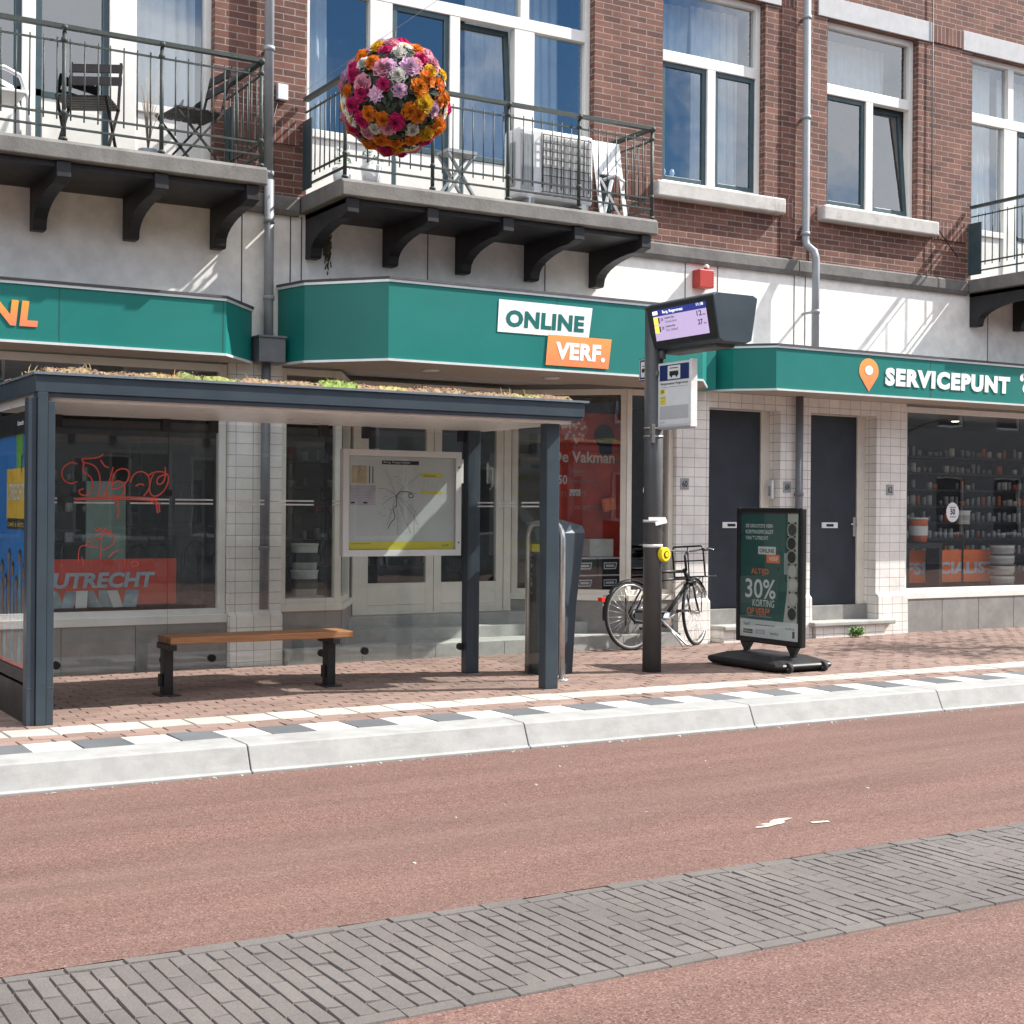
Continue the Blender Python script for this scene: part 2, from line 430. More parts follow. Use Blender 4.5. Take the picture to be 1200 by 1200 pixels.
def thing(name, label, cat, loc=(0, 0, 0), rotz=0, group=None):
    o = bpy.data.objects.new(name, None); COL.objects.link(o); o.location = loc; o.rotation_euler = (0, 0, rotz)
    o.empty_display_size = .2
    return tag(o, label, cat, group)
def tag(o, label, cat, group=None):
    o['label'] = label; o['category'] = cat
    if group: o['group'] = group
    return o
def struct(name, mb, mats, **k):
    o = obj(name, mb, mats, **k); o['kind'] = 'structure'; return o
def dup(o, parent=None):
    c = o.copy(); COL.objects.link(c)
    if parent is not None: c.parent = parent
    for ch in list(o.children): dup(ch, c)
    return c

# plane-mapped artwork ---------------------------------------------------------
class Plane:
    """flat drawing board: origin, U (right) and V (up) unit vectors, N towards the viewer"""
    def __init__(s, O, U, V):
        s.O, s.U, s.V = Vector(O), Vector(U).normalized(), Vector(V).normalized(); s.N = s.U.cross(s.V)
    def p(s, u, v, h=0): return s.O + s.U * u + s.V * v + s.N * h
    def poly(s, mb, pts, h=.002, mat=0): mb.face([s.p(u, v, h) for u, v in pts], mat)
    def rect(s, mb, u0, u1, v0, v1, h=.002, mat=0): s.poly(mb, [(u0, v0), (u1, v0), (u1, v1), (u0, v1)], h, mat)
    def slab(s, mb, u0, u1, v0, v1, h0, h1, mat=0):
        mb.obox(s.p((u0 + u1) / 2, (v0 + v1) / 2, (h0 + h1) / 2), s.U * (u1 - u0) / 2, s.V * (v1 - v0) / 2, s.N * (h1 - h0) / 2, mat)
    def disc(s, mb, u, v, r, h=.002, mat=0, n=24, ru=None):
        s.poly(mb, [(u + (ru or r) * math.cos(2 * PI * k / n), v + r * math.sin(2 * PI * k / n)) for k in range(n)], h, mat)
    def line(s, mb, pts, w, h=.002, mat=0):
        for (a, b), (c, d) in zip(pts, pts[1:]):
            h += 6e-6
            L = math.hypot(c - a, d - b)
            if L < 1e-6: continue
            x, y = -(d - b) / L * w / 2, (c - a) / L * w / 2
            ex, ey = (c - a) / L * w * .3, (d - b) / L * w * .3
            s.poly(mb, [(a - ex - x, b - ey - y), (c + ex - x, d + ey - y), (c + ex + x, d + ey + y), (a - ex + x, b - ey + y)], h, mat)
    def text(s, mb, txt, u0, u1, v0, v1, h=.003, mat=0, bold=.0, shear=0, ext=0, space=1):
        """letters fitted to a box of the plane"""
        cu = bpy.data.curves.new('t', 'FONT'); cu.body = txt; cu.size = 1; cu.offset = bold; cu.space_character = space; cu.shear = shear; cu.extrude = 0
        cu.resolution_u = 3
        ob = bpy.data.objects.new('t', cu); COL.objects.link(ob)
        dg = bpy.context.evaluated_depsgraph_get()
        me = bpy.data.meshes.new_from_object(ob.evaluated_get(dg))
        xs = [v.co.x for v in me.vertices]; ys = [v.co.y for v in me.vertices]
        ax, bx, ay, by = min(xs), max(xs), min(ys), max(ys)
        def T(v, hh): return s.p(u0 + (v.co.x - ax) / (bx - ax) * (u1 - u0), v0 + (v.co.y - ay) / (by - ay) * (v1 - v0), hh)
        vs = [T(v, h + ext) for v in me.vertices]
        fs = [tuple(p.vertices) for p in me.polygons]
        if fs:
            a = (vs[fs[0][1]] - vs[fs[0][0]]).cross(vs[fs[0][2]] - vs[fs[0][0]])
            if a.dot(s.N) < 0: fs = [f[::-1] for f in fs]
        mb.idx(vs, fs, mat)
        if ext:   # side walls of raised letters
            cnt = {}
            for f in fs:
                for a, b in zip(f, f[1:] + f[:1]): cnt[(a, b)] = 1
            for (a, b) in cnt:
                if (b, a) not in cnt:
                    mb.face([T(me.vertices[b], h + ext), T(me.vertices[a], h + ext), T(me.vertices[a], h), T(me.vertices[b], h)], mat)
        bpy.data.objects.remove(ob); bpy.data.curves.remove(cu); bpy.data.meshes.remove(me)
FRONT = lambda x, y, z=0: Plane((x, y, z), (1, 0, 0), (0, 0, 1))      # faces the street (-Y)
SIDE = lambda x, y, z=0: Plane((x, y, z), (0, -1, 0), (0, 0, 1))      # faces -X, u runs towards the street

# ------------------------------------------------------------------ camera
F_PX, YAW, PITCH, ROLL, EYE = 1702.4, R(30.695), -.00122, .0079, 1.55
f0 = Vector((math.sin(YAW), math.cos(YAW), 0)); a0 = Vector((math.cos(YAW), -math.sin(YAW), 0)); u0 = Vector((0, 0, 1))
fw = f0 * math.cos(PITCH) + u0 * math.sin(PITCH); u1 = u0 * math.cos(PITCH) - f0 * math.sin(PITCH)
rt = a0 * math.cos(ROLL) + u1 * math.sin(ROLL); up = u1 * math.cos(ROLL) - a0 * math.sin(ROLL)
cam = bpy.data.cameras.new('camera'); co = bpy.data.objects.new('camera', cam); COL.objects.link(co)
co.matrix_world = Matrix(((rt.x, up.x, -fw.x, 0), (rt.y, up.y, -fw.y, 0), (rt.z, up.z, -fw.z, EYE), (0, 0, 0, 1)))
cam.sensor_width = 36; cam.lens = 36 * F_PX / 1200; cam.clip_end = 2000; cam.clip_start = .05
SC.camera = co

# ------------------------------------------------------------------ ground
KX = 3.03; PAVE = .16
b = MB(); b.face([(-400, -400, -.03), (400, -400, -.03), (400, 400, -.03), (-400, 400, -.03)])
struct('ground', b, M['groundgrey'])
b = MB()
for y0, y1 in ((-4.5, 3.96), (4.96, 8.06)): b.face([(-60, y0, 0), (60, y0, 0), (60, y1, 0), (-60, y1, 0)])
struct('road', b, M['asphalt'])
# band of dark clinker setts in the carriageway, each sett modelled
def sett_col(base, v):
    k = random.uniform(1 - v, 1 + v); t = random.uniform(-.03, .03) * v
    return (base[0] * k + t, base[1] * k + t * .6, base[2] * k + t * .3)
def paver(b, x0, x1, y0, y1, z, base, v=.2, ch=.006, dz=.002):
    z = z + random.uniform(-dz, dz); c = sett_col(base, v)
    tx, ty = random.uniform(-.002, .002), random.uniform(-.002, .002)
    t = [(x0 + ch, y0 + ch, z - tx - ty), (x1 - ch, y0 + ch, z + tx - ty), (x1 - ch, y1 - ch, z + tx + ty), (x0 + ch, y1 - ch, z - tx + ty)]
    o = [(x0, y0, z - .008), (x1, y0, z - .008), (x1, y1, z - .008), (x0, y1, z - .008)]
    q = [(x, y, z - .03) for x, y, _ in o]
    b.idx(t + o + q, [(0, 1, 2, 3), (4, 5, 1, 0), (5, 6, 2, 1), (6, 7, 3, 2), (7, 4, 0, 3), (8, 9, 5, 4), (9, 10, 6, 5), (10, 11, 7, 6), (11, 8, 4, 7)], 0, c)
b = MB(); SB = (.122, .109, .103)
b.face([(-12, 3.93, -.005), (30, 3.93, -.005), (30, 4.99, -.005), (-12, 4.99, -.005)], 1)
y = 3.965
def edge_row(y0):
    x = -6.0
    while x < 22: paver(b, x + .0025, x + .1975, y0 + .003, y0 + .067, .004, SB, .05, .003); x += .2
edge_row(3.965); edge_row(4.885)
nx = int(28 / .0667)
for i in range(nx):
    x = -6 + i * .0667; off = (i % 2) * .1
    y = 4.036
    if off: paver(b, x + .002, x + .0647, y + .002, y + .104 - .002, .004, SB, .06, .003, .0008); y += .106
    while y < 4.88:
        L = min(.209, 4.882 - y)
        if L > .03: paver(b, x + .002, x + .0647, y + .002, y + L - .001, .004, SB, .06, .003, .0008)
        y += .212
struct('sett_band', b, [M['paver'], M['ground']], tidy=False)
# kerb: long pale bus-stop stones
prof = [(8.045, -.01), (8.045, .014), (8.068, .020), (8.128, .150), (8.142, .160), (8.425, .162), (8.425, -.01)]
b = MB()
for k in range(-5, 12):
    x0 = KX + 1.9 * k
    b.prism([(p[0], p[1]) for p in prof][::-1], 'x', x0 + .004, x0 + 1.896)
b.box(-9, 25, 8.17, 8.42, -.01, .13, 1)
struct('kerb', b, [M['kerb'], M['joint']], bev=.004, tidy=False)
# pavement: tiles and bricks modelled one by one in one sheet
b = MB()
b.face([(-30, 8.4, .147), (40, 8.4, .147), (40, 14, .147), (-30, 14, .147)], 1)
for k in range(-36, 62):
    x = 1.87 + k * .2875
    c = (.46, .45, .43) if k % 2 == 0 else (.115, .122, .130)
    paver(b, x + .003, x + .2845, 8.43, 8.745, PAVE + .001, c, .06, .004, .0012)
    paver(b, x + .293, x + .575, 9.035, 9.335, PAVE, (.40, .388, .352), .06, .005, .0012)
struct('tactile_tiles', b, [M['tilepave'], M['ground']], tidy=False)
b = MB(); PB = (.228, .158, .132)
for r in range(2):
    x = -6 + r * .1
    while x < 22: paver(b, x + .003, x + .203, 8.75 + r * .141, 8.75 + r * .141 + .138, PAVE, PB, .16, .004); x += .207
y = 9.345; r = 0
while y < 12.3:
    x = -5 + (r % 2) * .1035 + random.uniform(-.01, .01)
    while x < 22:
        paver(b, x + .0025, x + .2045, y + .0025, y + .0975, PAVE + .0, PB, .13, .004, .0018); x += .207
    y += .1; r += 1
struct('pavement', b, [M['paver']], tidy=False)
# scuff of pale paint and grit on the asphalt
b = MB(); pts = []
for k in range(26):
    q = 2 * PI * k / 26; rr = random.uniform(.45, 1.1)
    pts.append((4.84 + .19 * rr * math.cos(q), 5.55 + .045 * rr * math.sin(q) + .05 * math.cos(q), .004))
b.face(pts)
b.face([(4.99, 5.45, .004), (5.09, 5.43, .004), (5.10, 5.46, .004), (5.0, 5.48, .004)])
struct('paint_scuff', b, M['scuff'])
b = MB()
for k in range(120):
    x, y = random.uniform(.6, 10), (8.03 - abs(random.gauss(0, .035))) if k < 100 else random.uniform(5.1, 7.9)
    r = random.uniform(.002, .008)
    b.obox((x, y, r * .5), (r, random.uniform(-r, r) * .5, 0), (-r * .4, r * .8, 0), (0, 0, r * .5))
o = obj('grit', b, M['gravel'], tidy=False); o['kind'] = 'stuff'

# ------------------------------------------------------------------ the shop building
BX0, BX1, FY = -3.0, 20.0, 12.2
bld = thing('shop_building', 'long brick building with balconies above white cladding and green-signed shops', 'building', (8.5, FY, PAVE))

def wall(b, x0, x1, z0, z1, yf, yb, holes, mat=0):
    xs = sorted({x0, x1, *[h[0] for h in holes], *[h[1] for h in holes]}); xs = [x for x in xs if x0 <= x <= x1]
    zs = sorted({z0, z1, *[h[2] for h in holes], *[h[3] for h in holes]}); zs = [z for z in zs if z0 <= z <= z1]
    def solid(i, j):
        if not (0 <= i < len(xs) - 1 and 0 <= j < len(zs) - 1): return False
        cx, cz = (xs[i] + xs[i + 1]) / 2, (zs[j] + zs[j + 1]) / 2
        return not any(h[0] < cx < h[1] and h[2] < cz < h[3] for h in holes)
    for i in range(len(xs) - 1):
        for j in range(len(zs) - 1):
            if not solid(i, j): continue
            a, c, d, e = xs[i], xs[i + 1], zs[j], zs[j + 1]
            b.face([(a, yf, d), (c, yf, d), (c, yf, e), (a, yf, e)], mat)
            b.face([(c, yb, d), (a, yb, d), (a, yb, e), (c, yb, e)], mat)
            if not solid(i - 1, j): b.face([(a, yb, d), (a, yf, d), (a, yf, e), (a, yb, e)], mat)
            if not solid(i + 1, j): b.face([(c, yf, d), (c, yb, d), (c, yb, e), (c, yf, e)], mat)
            if not solid(i, j - 1): b.face([(a, yf, d), (a, yb, d), (c, yb, d), (c, yf, d)][::-1], mat)
            if not solid(i, j + 1): b.face([(a, yf, e), (c, yf, e), (c, yb, e), (a, yb, e)], mat)

WZ1 = 7.085
BW = [(1.1, 4.2), (5.06, 8.17), (13.62, 16.73)]       # balcony window groups
SW = [(9.02, 10.40), (11.30, 12.72)]                   # single windows
SILL = 4.965
holes = [(a, c, 4.30, WZ1) for a, c in BW] + [(a, c, SILL, WZ1) for a, c in SW]
b = MB(); wall(b, BX0, BX1, 4.30, 9.2, FY, FY + .3, holes)
# shallow recess strip beside the right rain pipe
b.box(10.62, 10.80, FY - .012, FY - .001, 4.345, 9.2, 0); b.box(11.04, 11.08, FY - .012, FY - .001, 4.345, 9.2, 0)
brickwall = obj('brick_wall', b, M['brick'], bld)
so = .004
def soldier(*a):
    b = MB(); b.box(*a); obj('soldier_course', b, M['soldier'], bld)
for x0, x1 in ((10.63, 10.80), (11.04, 11.11), (13.0, 13.52), (8.29, 8.86)): soldier(x0, x1, FY - so - .012, FY - .0005, 4.79, 5.0)
for x0, x1 in ((12.94, 13.43), (10.64, 10.80), (8.3, 8.84), (4.3, 4.95)): soldier(x0, x1, FY - so - .012, FY - .0005, 7.10, 7.315)
soldier(4.35, 4.99, FY - so - .012, FY - .0005, 4.80, 5.0)
b = MB(); b.box(BX0, BX1, FY, FY + 7.5, 9.2, 9.5); obj('roof_slab', b, M['stone'], bld)
b = MB()   # back, side and party walls, floors
b.box(BX0, BX1, FY + 7.2, FY + 7.5, .1, 9.2); b.box(BX0 - .3, BX0, FY, FY + 7.5, .1, 9.2); b.box(BX1, BX1 + .3, FY, FY + 7.5, .1, 9.2)
for x in (4.63, 8.55, 10.85, 13.1): b.box(x - .06, x + .06, FY + .32, FY + 7.2, 4.35, 9.2)
for x in (4.63, 9.43, 11.0, 12.32): b.box(x - .05, x + .05, FY + .32 if x not in (4.63, 9.43) else FY + 1.6, FY + 7.2, .2, 2.86)
b.box(BX0, BX1, FY + 3.6, FY + 3.8, 4.36, 9.2); b.box(BX0, BX1, FY + 4.6, FY + 4.8, .2, 2.86)
obj('interior_wall', b, M['interior'], bld)
b = MB(); b.box(BX0, BX1, FY + .31, FY + 7.2, 4.0, 4.35); b.box(BX0, BX1, FY + .02, FY + 7.2, .0, .135)
b.box(4.88, 9.22, FY + .9, FY + 7.2, .135, .50)
obj('interior_floor', b, M['interior_floor'], bld)
b = MB(); b.box(BX0, BX1, FY + .31, FY + 7.2, 2.86, 2.95); b.box(BX0, BX1, FY + .31, FY + 7.2, 8.6, 8.7)
obj('interior_ceiling', b, M['ceiling'], bld)
# ground-floor tiled wall
GH = [(-2.7, 4.36, .13, 2.86), (4.85, 9.24, .13, 2.86), (9.67, 10.66, .13, 2.66), (11.10, 12.10, .13, 2.66), (12.57, 18.5, .13, 2.86)]
b = MB(); wall(b, BX0, BX1, .1, 2.86, FY, FY + .32, GH)
def flare(x0, x1):
    b.prism([(FY - .001, .64), (FY - .001, .12), (FY - .055, .12), (FY - .045, .60)][::-1], 'x', x0, x1)
for x0, x1 in ((4.362, 4.848), (9.242, 9.665), (10.665, 11.095), (12.105, 12.568)): flare(x0, x1)
obj('tiled_wall', b, M['tile'], bld)
# white cladding band
b = MB(); b.box(BX0, BX1, FY + .002, FY + .30, 2.862, 4.298)
obj('cladding_band', b, M['cladding'], bld)
b = MB()
for x in (.6, 2.2, 4.46, 4.915, 5.021, 6.296, 7.6, 9.335, 9.767, 10.84, 11.0, 13.923, 15.4): b.box(x - .005, x + .005, FY - .001, FY + .0015, 2.95, 4.17)
obj('cladding_joint', b, M['joint'], bld)
for x0, x1 in ((4.345, 4.985), (8.295, 10.86), (10.87, 13.53)):
    b = MB()
    b.prism([(FY + .001, 4.16), (FY + .001, 4.34), (FY - .04, 4.332), (FY - .052, 4.315), (FY - .052, 4.21), (FY - .035, 4.16)], 'x', x0, x1)
    obj('stone_cornice', b, M['stone'], bld, bev=.006)

s = MB()
for k in range(150):
    x, z = 5.275 + random.gauss(0, .020), 3.90 + random.gauss(0, .09); w, h = random.uniform(.004, .010), random.uniform(.012, .035)
    s.face([(x - w, FY - .001 - k * 2e-5, z), (x, FY - .001 - k * 2e-5, z - h), (x + w, FY - .001 - k * 2e-5, z), (x, FY - .001 - k * 2e-5, z + h)])
o = obj('moss_streak', s, simple('dark_moss', (.085, .085, .05), .95, var=.3), bld); o['kind'] = 'stuff'
# windows -----------------------------------------------------------------------
def frame(b, x0, x1, z0, z1, y0, y1, w, mat=0, wb=None):
    wb = wb or w
    b.box(x0, x0 + w, y0, y1, z0, z1, mat); b.box(x1 - w, x1, y0, y1, z0, z1, mat)
    b.box(x0 + w, x1 - w, y0, y1, z1 - w, z1, mat); b.box(x0 + w, x1 - w, y0, y1, z0, z0 + wb, mat)
def pane(par, x0, x1, z0, z1, y, mat):
    g = MB(); g.face([(x0, y, z0), (x1, y, z0), (x1, y, z1), (x0, y, z1)]); return obj('pane', g, mat, par)
def sash(par, x0, x1, z0, z1, y, tilt=0, w=.05):
    """opening casement; tilt = tipped inwards at the top"""
    s_ = MB(); frame(s_, x0, x1, z0, z1, y, y + .045, w)
    so_ = obj('sash', s_, M['sash'], par, bev=.003)
    g = MB(); yy = y + .02
    g.face([(x0 + w, yy, z0 + w), (x1 - w, yy, z0 + w), (x1 - w, yy, z1 - w), (x0 + w, yy, z1 - w)])
    p = obj('pane', g, M['glass_up'], par)
    if tilt:
        og = worg(par)
        T = Matrix.Translation(Vector((0, y + .045, z0)) - og) @ Matrix.Rotation(-tilt, 4, 'X') @ Matrix.Translation(og - Vector((0, y + .045, z0)))
        for q in (so_, p): q.data.transform(T)
def curtain(par, x0, x1, z0, z1, y, amp=.022, per=.11, seed=0):
    c = MB(); n = max(8, int((x1 - x0) / per * 8))
    ph = seed * 1.7
    c.grid(lambda u, v: (x0 + (x1 - x0) * u + .006 * math.sin(3 * v + u * 9), y + amp * math.sin((x0 + (x1 - x0) * u) / per * 2 * PI + ph + .6 * math.sin(5 * u + 3 * v)) * (1.1 - .5 * v) , z0 + (z1 - z0) * v), n, 6)
    return obj('curtain', c, M['curtain'], par)

FYW = FY + .085     # outer plane of the window frames
def single_window(x0, x1, tilt_right=0, label=None):
    w = MB(); z0, z1 = SILL, WZ1
    frame(w, x0, x1, z0, z1, FYW, FYW + .09, .062)
    w.box(x0 + .062, x1 - .062, FYW - .004, FYW + .09, 6.27, 6.385)      # transom
    xm = (x0 + x1) / 2 + .02
    w.box(xm - .055, xm + .055, FYW - .002, FYW + .09, z0 + .062, 6.27)  # mullion
    win = obj('window', w, M['white'], bld, bev=.004)
    if label: win['label'] = label
    pane(win, x0 + .062, x1 - .062, 6.385, z1 - .062, FYW + .05, M['glass_up'])
    sash(win, x0 + .064, xm - .057, z0 + .064, 6.268, FYW + .02)
    sash(win, xm + .057, x1 - .064, z0 + .064, 6.268, FYW + .02, tilt_right)
    s = MB(); s.box(x0 - .13, x1 + .22 if x0 < 11 else x1 + .25, FY - .11, FY + .10, 4.80, SILL + .002)
    obj('sill', s, M['sill'], win, bev=.018)
    s = MB(); s.box(x0 - .15, x1 + .21, FY - .018, FY + .05, WZ1 + .004, WZ1 + .235)
    obj('lintel', s, M['lintel'], win, bev=.004)
    return win
w3 = single_window(9.02, 10.40, 0, 'white framed window with drawn curtains and two pale figurines on its sill')
curtain(w3, 9.7, 10.36, 5.0, 7.05, FY + .42, seed=1); curtain(w3, 9.06, 9.25, 5.0, 7.05, FY + .42, seed=2); curtain(w3, 9.3, 10.3, 6.42, 7.05, FY + .5, seed=2)
for x in (9.20, 9.32):
    s = MB(); s.lathe([(0, 0), (.035, .0), (.028, .05), (.018, .08), (.03, .11), (.02, .15), (0, .16)], (x, FYW + .14, SILL + .065), 10)
    obj('figurine', s, M['whiteplastic'], w3)
w4 = single_window(11.30, 12.72, R(5), 'white framed window with its right casement tipped open')
curtain(w4, 11.36, 12.66, 6.40, 7.05, FY + .5, seed=5)
def balcony_window(x0, x1, tilt_door=False, open_left=False):
    w = MB(); z0, z1 = 4.345, WZ1
    L = x1 - x0; sw = .62
    frame(w, x0, x1, z0, z1, FYW, FYW + .09, .06)
    w.box(x0 + .06, x1 - .06, FYW - .005, FYW + .09, 6.285, 6.40)
    xs = [x0 + .66, x0 + .66 + .23, (x0 + x1) / 2 - .055, (x0 + x1) / 2 + .055, x1 - .66 - .23, x1 - .66]
    for a, c in ((0, 1), (2, 3), (4, 5)): w.box(xs[a], xs[c], FYW - .002, FYW + .09, z0 + .06, 6.285)
    for xx in (xs[0] + .115, xs[4] + .115): w.box(xx - .05, xx + .05, FYW - .001, FYW + .09, 6.40, z1 - .06)
    for a, c in ((x0 + .06, xs[0]), (xs[5], x1 - .06)):
        w.box(a, c, FYW + .02, FYW + .06, z0 + .06, 4.93); w.box(a, c, FYW - .003, FYW + .08, 4.93, 5.0)
    win = obj('window', w, M['white'], bld, bev=.004)
    for a, c in ((x0 + .06, xs[0]), (xs[5], x1 - .06)):
        pane(win, a, c, 5.0, 6.285, FYW + .05, M['glass_up'])
    for a, c in ((x0 + .06, xs[0] + .065), (xs[0] + .165, xs[4] + .065), (xs[4] + .165, x1 - .06)): pane(win, a, c, 6.40, z1 - .06, FYW + .05, M['glass_up'])
    for k, (a, c) in enumerate(((xs[1], xs[2]), (xs[3], xs[4]))):
        d = MB(); d.box(a + .05, c - .05, FYW + .025, FYW + .055, z0 + .09, 4.93); d.box(a + .06, c - .06, FYW + .018, FYW + .026, z0 + .2, 4.85)
        obj('door_panel', d, M['white'], win)
        for da in (a + .003, c - .05):
            d = MB(); d.box(da, da + .047, FYW + .015, FYW + .06, z0 + .062, 4.99); obj('door_stile', d, M['sash'], win)
        sash(win, a + .003, c - .003, 4.93, 6.283, FYW + .015, R(4.5) if (tilt_door and k == 1) else 0, .052)
    return win
wins = [balcony_window(*BW[0]), balcony_window(*BW[1], True), balcony_window(*BW[2])]
wins[0]['label'] = 'balcony doors and windows at the left, above the orange sign letters'
wins[1]['label'] = 'balcony doors and windows behind the flower ball'
wins[2]['label'] = 'balcony doors and windows at the right edge with pale curtains'
curtain(wins[0], 3.5, 4.16, 5.0, 7.05, FY + .42, seed=3); curtain(wins[0], 1.2, 2.0, 5.0, 7.05, FY + .42, seed=1)
curtain(wins[1], 5.10, 5.42, 4.5, 7.05, FY + .40, seed=2)
curtain(wins[1], 7.0, 8.12, 4.5, 7.05, FY + .62, seed=4)
curtain(wins[2], 13.66, 14.34, 4.5, 7.05, FY + .36, seed=6); curtain(wins[2], 14.6, 16.6, 4.5, 7.05, FY + .5, seed=7)
for x0, x1 in BW[2:]:
    s = MB(); s.box(x0 - .17, x1 + .17, FY - .018, FY + .05, WZ1 + .004, WZ1 + .235); obj('lintel', s, M['lintel'], wins[2], bev=.004)

# balconies ---------------------------------------------------------------------
BY, BZ0, BZ1 = 11.25, 4.19, 4.345
def balcony(x0, x1, label):
    s = MB()
    s.prism([(BY, BZ0 + .004), (BY + .004, BZ1 - .03), (BY + .03, BZ1), (FY - .001, BZ1), (FY - .001, BZ0)][::-1], 'x', x0, x1)
    slab = obj('balcony', s, M['stone'], bld, bev=.012); slab['label'] = label
    n = 5; xs = [x0 + .115 + (x1 - x0 - .23) * k / (n - 1) for k in range(n)]
    for x in xs:
        k = MB()
        pr = [(FY - .002, BZ0 - .003), (BY + .035, BZ0 - .003), (BY + .035, BZ0 - .125), (BY + .10, BZ0 - .14)]
        for q in range(9):
            t = q / 8; a = t * PI / 2
            pr.append((BY + .16 + (FY - .13 - BY - .16) * math.sin(a), BZ0 - .155 - .20 * (1 - math.cos(a))))
        pr += [(FY - .125, BZ0 - .385), (FY - .105, BZ0 - .40), (FY - .002, BZ0 - .40)]
        k.prism(pr, 'x', x - .055, x + .055)
        obj('bracket', k, M['char'], slab, bev=.006)
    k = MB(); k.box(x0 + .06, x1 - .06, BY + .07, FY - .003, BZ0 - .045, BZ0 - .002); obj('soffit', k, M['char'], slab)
    # railing: round bars, weathered iron
    r = MB(); yr = BY + .055; xa, xb = x0 + .045, x1 - .045; ZT = 5.215
    def run(p, q, post=True):
        p, q = Vector(p), Vector(q); d = (q - p); L = d.length
        for z, w, h in ((ZT, .05, .032), (ZT - .115, .014, .014), (4.545, .016, .016), (4.445, .026, .014)):
            r.bar((p.x, p.y, z), (q.x, q.y, z), w, h)
        m = max(1, round(L / .102))
        for i in range(1, m):
            c = p + d * i / m
            c.x += random.uniform(-.003, .003)
            r.cyl((c.x, c.y, 4.505), (c.x + random.uniform(-.006, .006), c.y, ZT - .085), .0062, n=6)
    run((xa, yr, 0), (xb, yr, 0)); run((xa, yr, 0), (xa, FY - .03, 0)); run((xb, yr, 0), (xb, FY - .03, 0))
    rl = obj('railing', r, M['rail'], slab)
    for x in xs[1:-1] + [xa, xb]:
        k = MB(); k.cyl((x, yr, BZ1), (x, yr, ZT - .03), .018, .016, n=8); k.lathe([(0, 0), (.03, .005), (.03, .02), (.02, .03)], (x, yr, BZ1), 8)
        k.sphere((x, yr, ZT - .10), .028, 8); k.sphere((x, yr, 4.56), .026, 8); k.sphere((x, yr - .02, ZT - .01), .026, 8)
        obj('rail_post', k, M['rail'], rl)
    for x in (xa - .012, xb + .012):
        k = MB(); k.box(x - .006, x + .006, FY - .20, FY - .004, 4.40, 5.02); obj('end_plate', k, M['sash'], rl)
    return slab
balcony(1.07, 4.335, 'balcony with dark folding chairs')
balcony(4.995, 8.285, 'balcony with the white folded furniture')
balcony(13.54, 16.8, 'balcony with pots hung on its rail')

# fascias -----------------------------------------------------------------------
def fascia(pts, z0, z1, label, joints=()):
    """pts: plan polyline of the sign front, from wall to wall"""
    s = MB(); n = len(pts)
    for (xa, ya), (xb, yb) in zip(pts, pts[1:]): s.face([(xa, ya, z0), (xb, yb, z0), (xb, yb, z1), (xa, ya, z1)])
    s.face([(x, y, z1) for x, y in pts], 1)
    fo = obj('sign_fascia', s, [M['green'], M['plinth']], bld); fo['label'] = label
    def off(d):
        out = []
        for i, (x, y) in enumerate(pts):
            a = Vector(pts[max(i - 1, 0)]); c = Vector(pts[min(i + 1, n - 1)]); t = (c - a).normalized()
            out.append((x + t.y * d, y - t.x * d))
        return out
    def strip(name, m, za, zb, d0, d1):
        t = MB(); o0, o1 = off(d0), off(d1)
        for i in range(n - 1):
            a, c, e, g = o1[i], o1[i + 1], o0[i], o0[i + 1]
            t.face([(*a, za), (*c, za), (*c, zb), (*a, zb)]); t.face([(*a, zb), (*c, zb), (*g, zb), (*e, zb)]); t.face([(*e, za), (*g, za), (*c, za), (*a, za)])
        obj(name, t, m, fo)
    strip('trim', M['trim'], z1 - .022, z1, -.004, .012); strip('trim', M['trim'], z0 - .002, z0 + .018, -.004, .012)
    strip('capping', M['capping'], z1 + .001, z1 + .022, -.06, .020)
    s = MB(); s.face([(x, y, z0 + .004) for x, y in pts][::-1]); obj('soffit', s, M['soffit'], fo)
    if joints:
        s = MB()
        for x, y in joints: s.box(x - .0025, x + .0025, y - .0015, y + .002, z0 + .02, z1 - .024)
        obj('panel_joint', s, M['joint'], fo)
    return fo
fl = fascia([(-2.9, FY - .005), (-2.6, 11.6), (4.108, 11.6), (4.52, 12.1), (4.53, FY - .005)][0:], 2.815, 3.29, 'green sign panel with orange NL letters', [(2.75, 11.6), (4.085, 11.6), (1.2, 11.6)])
fm = fascia([(4.80, FY - .005), (4.89, 11.8), (5.41, 11.2), (8.79, 11.2), (9.31, 11.8), (9.40, FY - .005)], 2.82, 3.515, 'deep green sign panel with ONLINE VERF lettering', [(7.11, 11.2)])
fr_ = fascia([(9.63, FY - .005), (9.76, 11.92), (10.07, 11.6), (17.9, 11.6), (18.3, FY - .005)], 2.822, 3.287, 'green sign panel with SERVICEPUNT lettering', [(12.32, 11.6), (14.7, 11.6)])
# lettering, placed from the plane of each sign
t = MB(); pl = FRONT(0, 11.6)
pl.text(t, 'NL', 2.225, 2.585, 2.943, 3.14, .002, 0, .05, .10, .006, 1.1); obj('letters', t, M['coral'], fl)
t = MB(); pl = FRONT(0, 11.2)
pl.poly(t, [(6.48, 3.14), (7.455, 3.14), (7.495, 3.425), (6.495, 3.43)], .006, 0)
pl.text(t, 'ONLINE', 6.565, 7.405, 3.19, 3.345, .008, 1, .05, .06, 0, 1.08)
pl.poly(t, [(6.985, 2.872), (7.675, 2.872), (7.71, 3.15), (7.01, 3.15)], .010, 2)
pl.text(t, 'VERF.', 7.095, 7.635, 2.93, 3.09, .012, 0, .05, .06, 0, 1.08)
obj('letters', t, [M['letter_w'], M['letter_g'], M['orange']], fm)
t = MB(); pl = FRONT(0, 11.6)
pin = [(11.378, 2.868)]
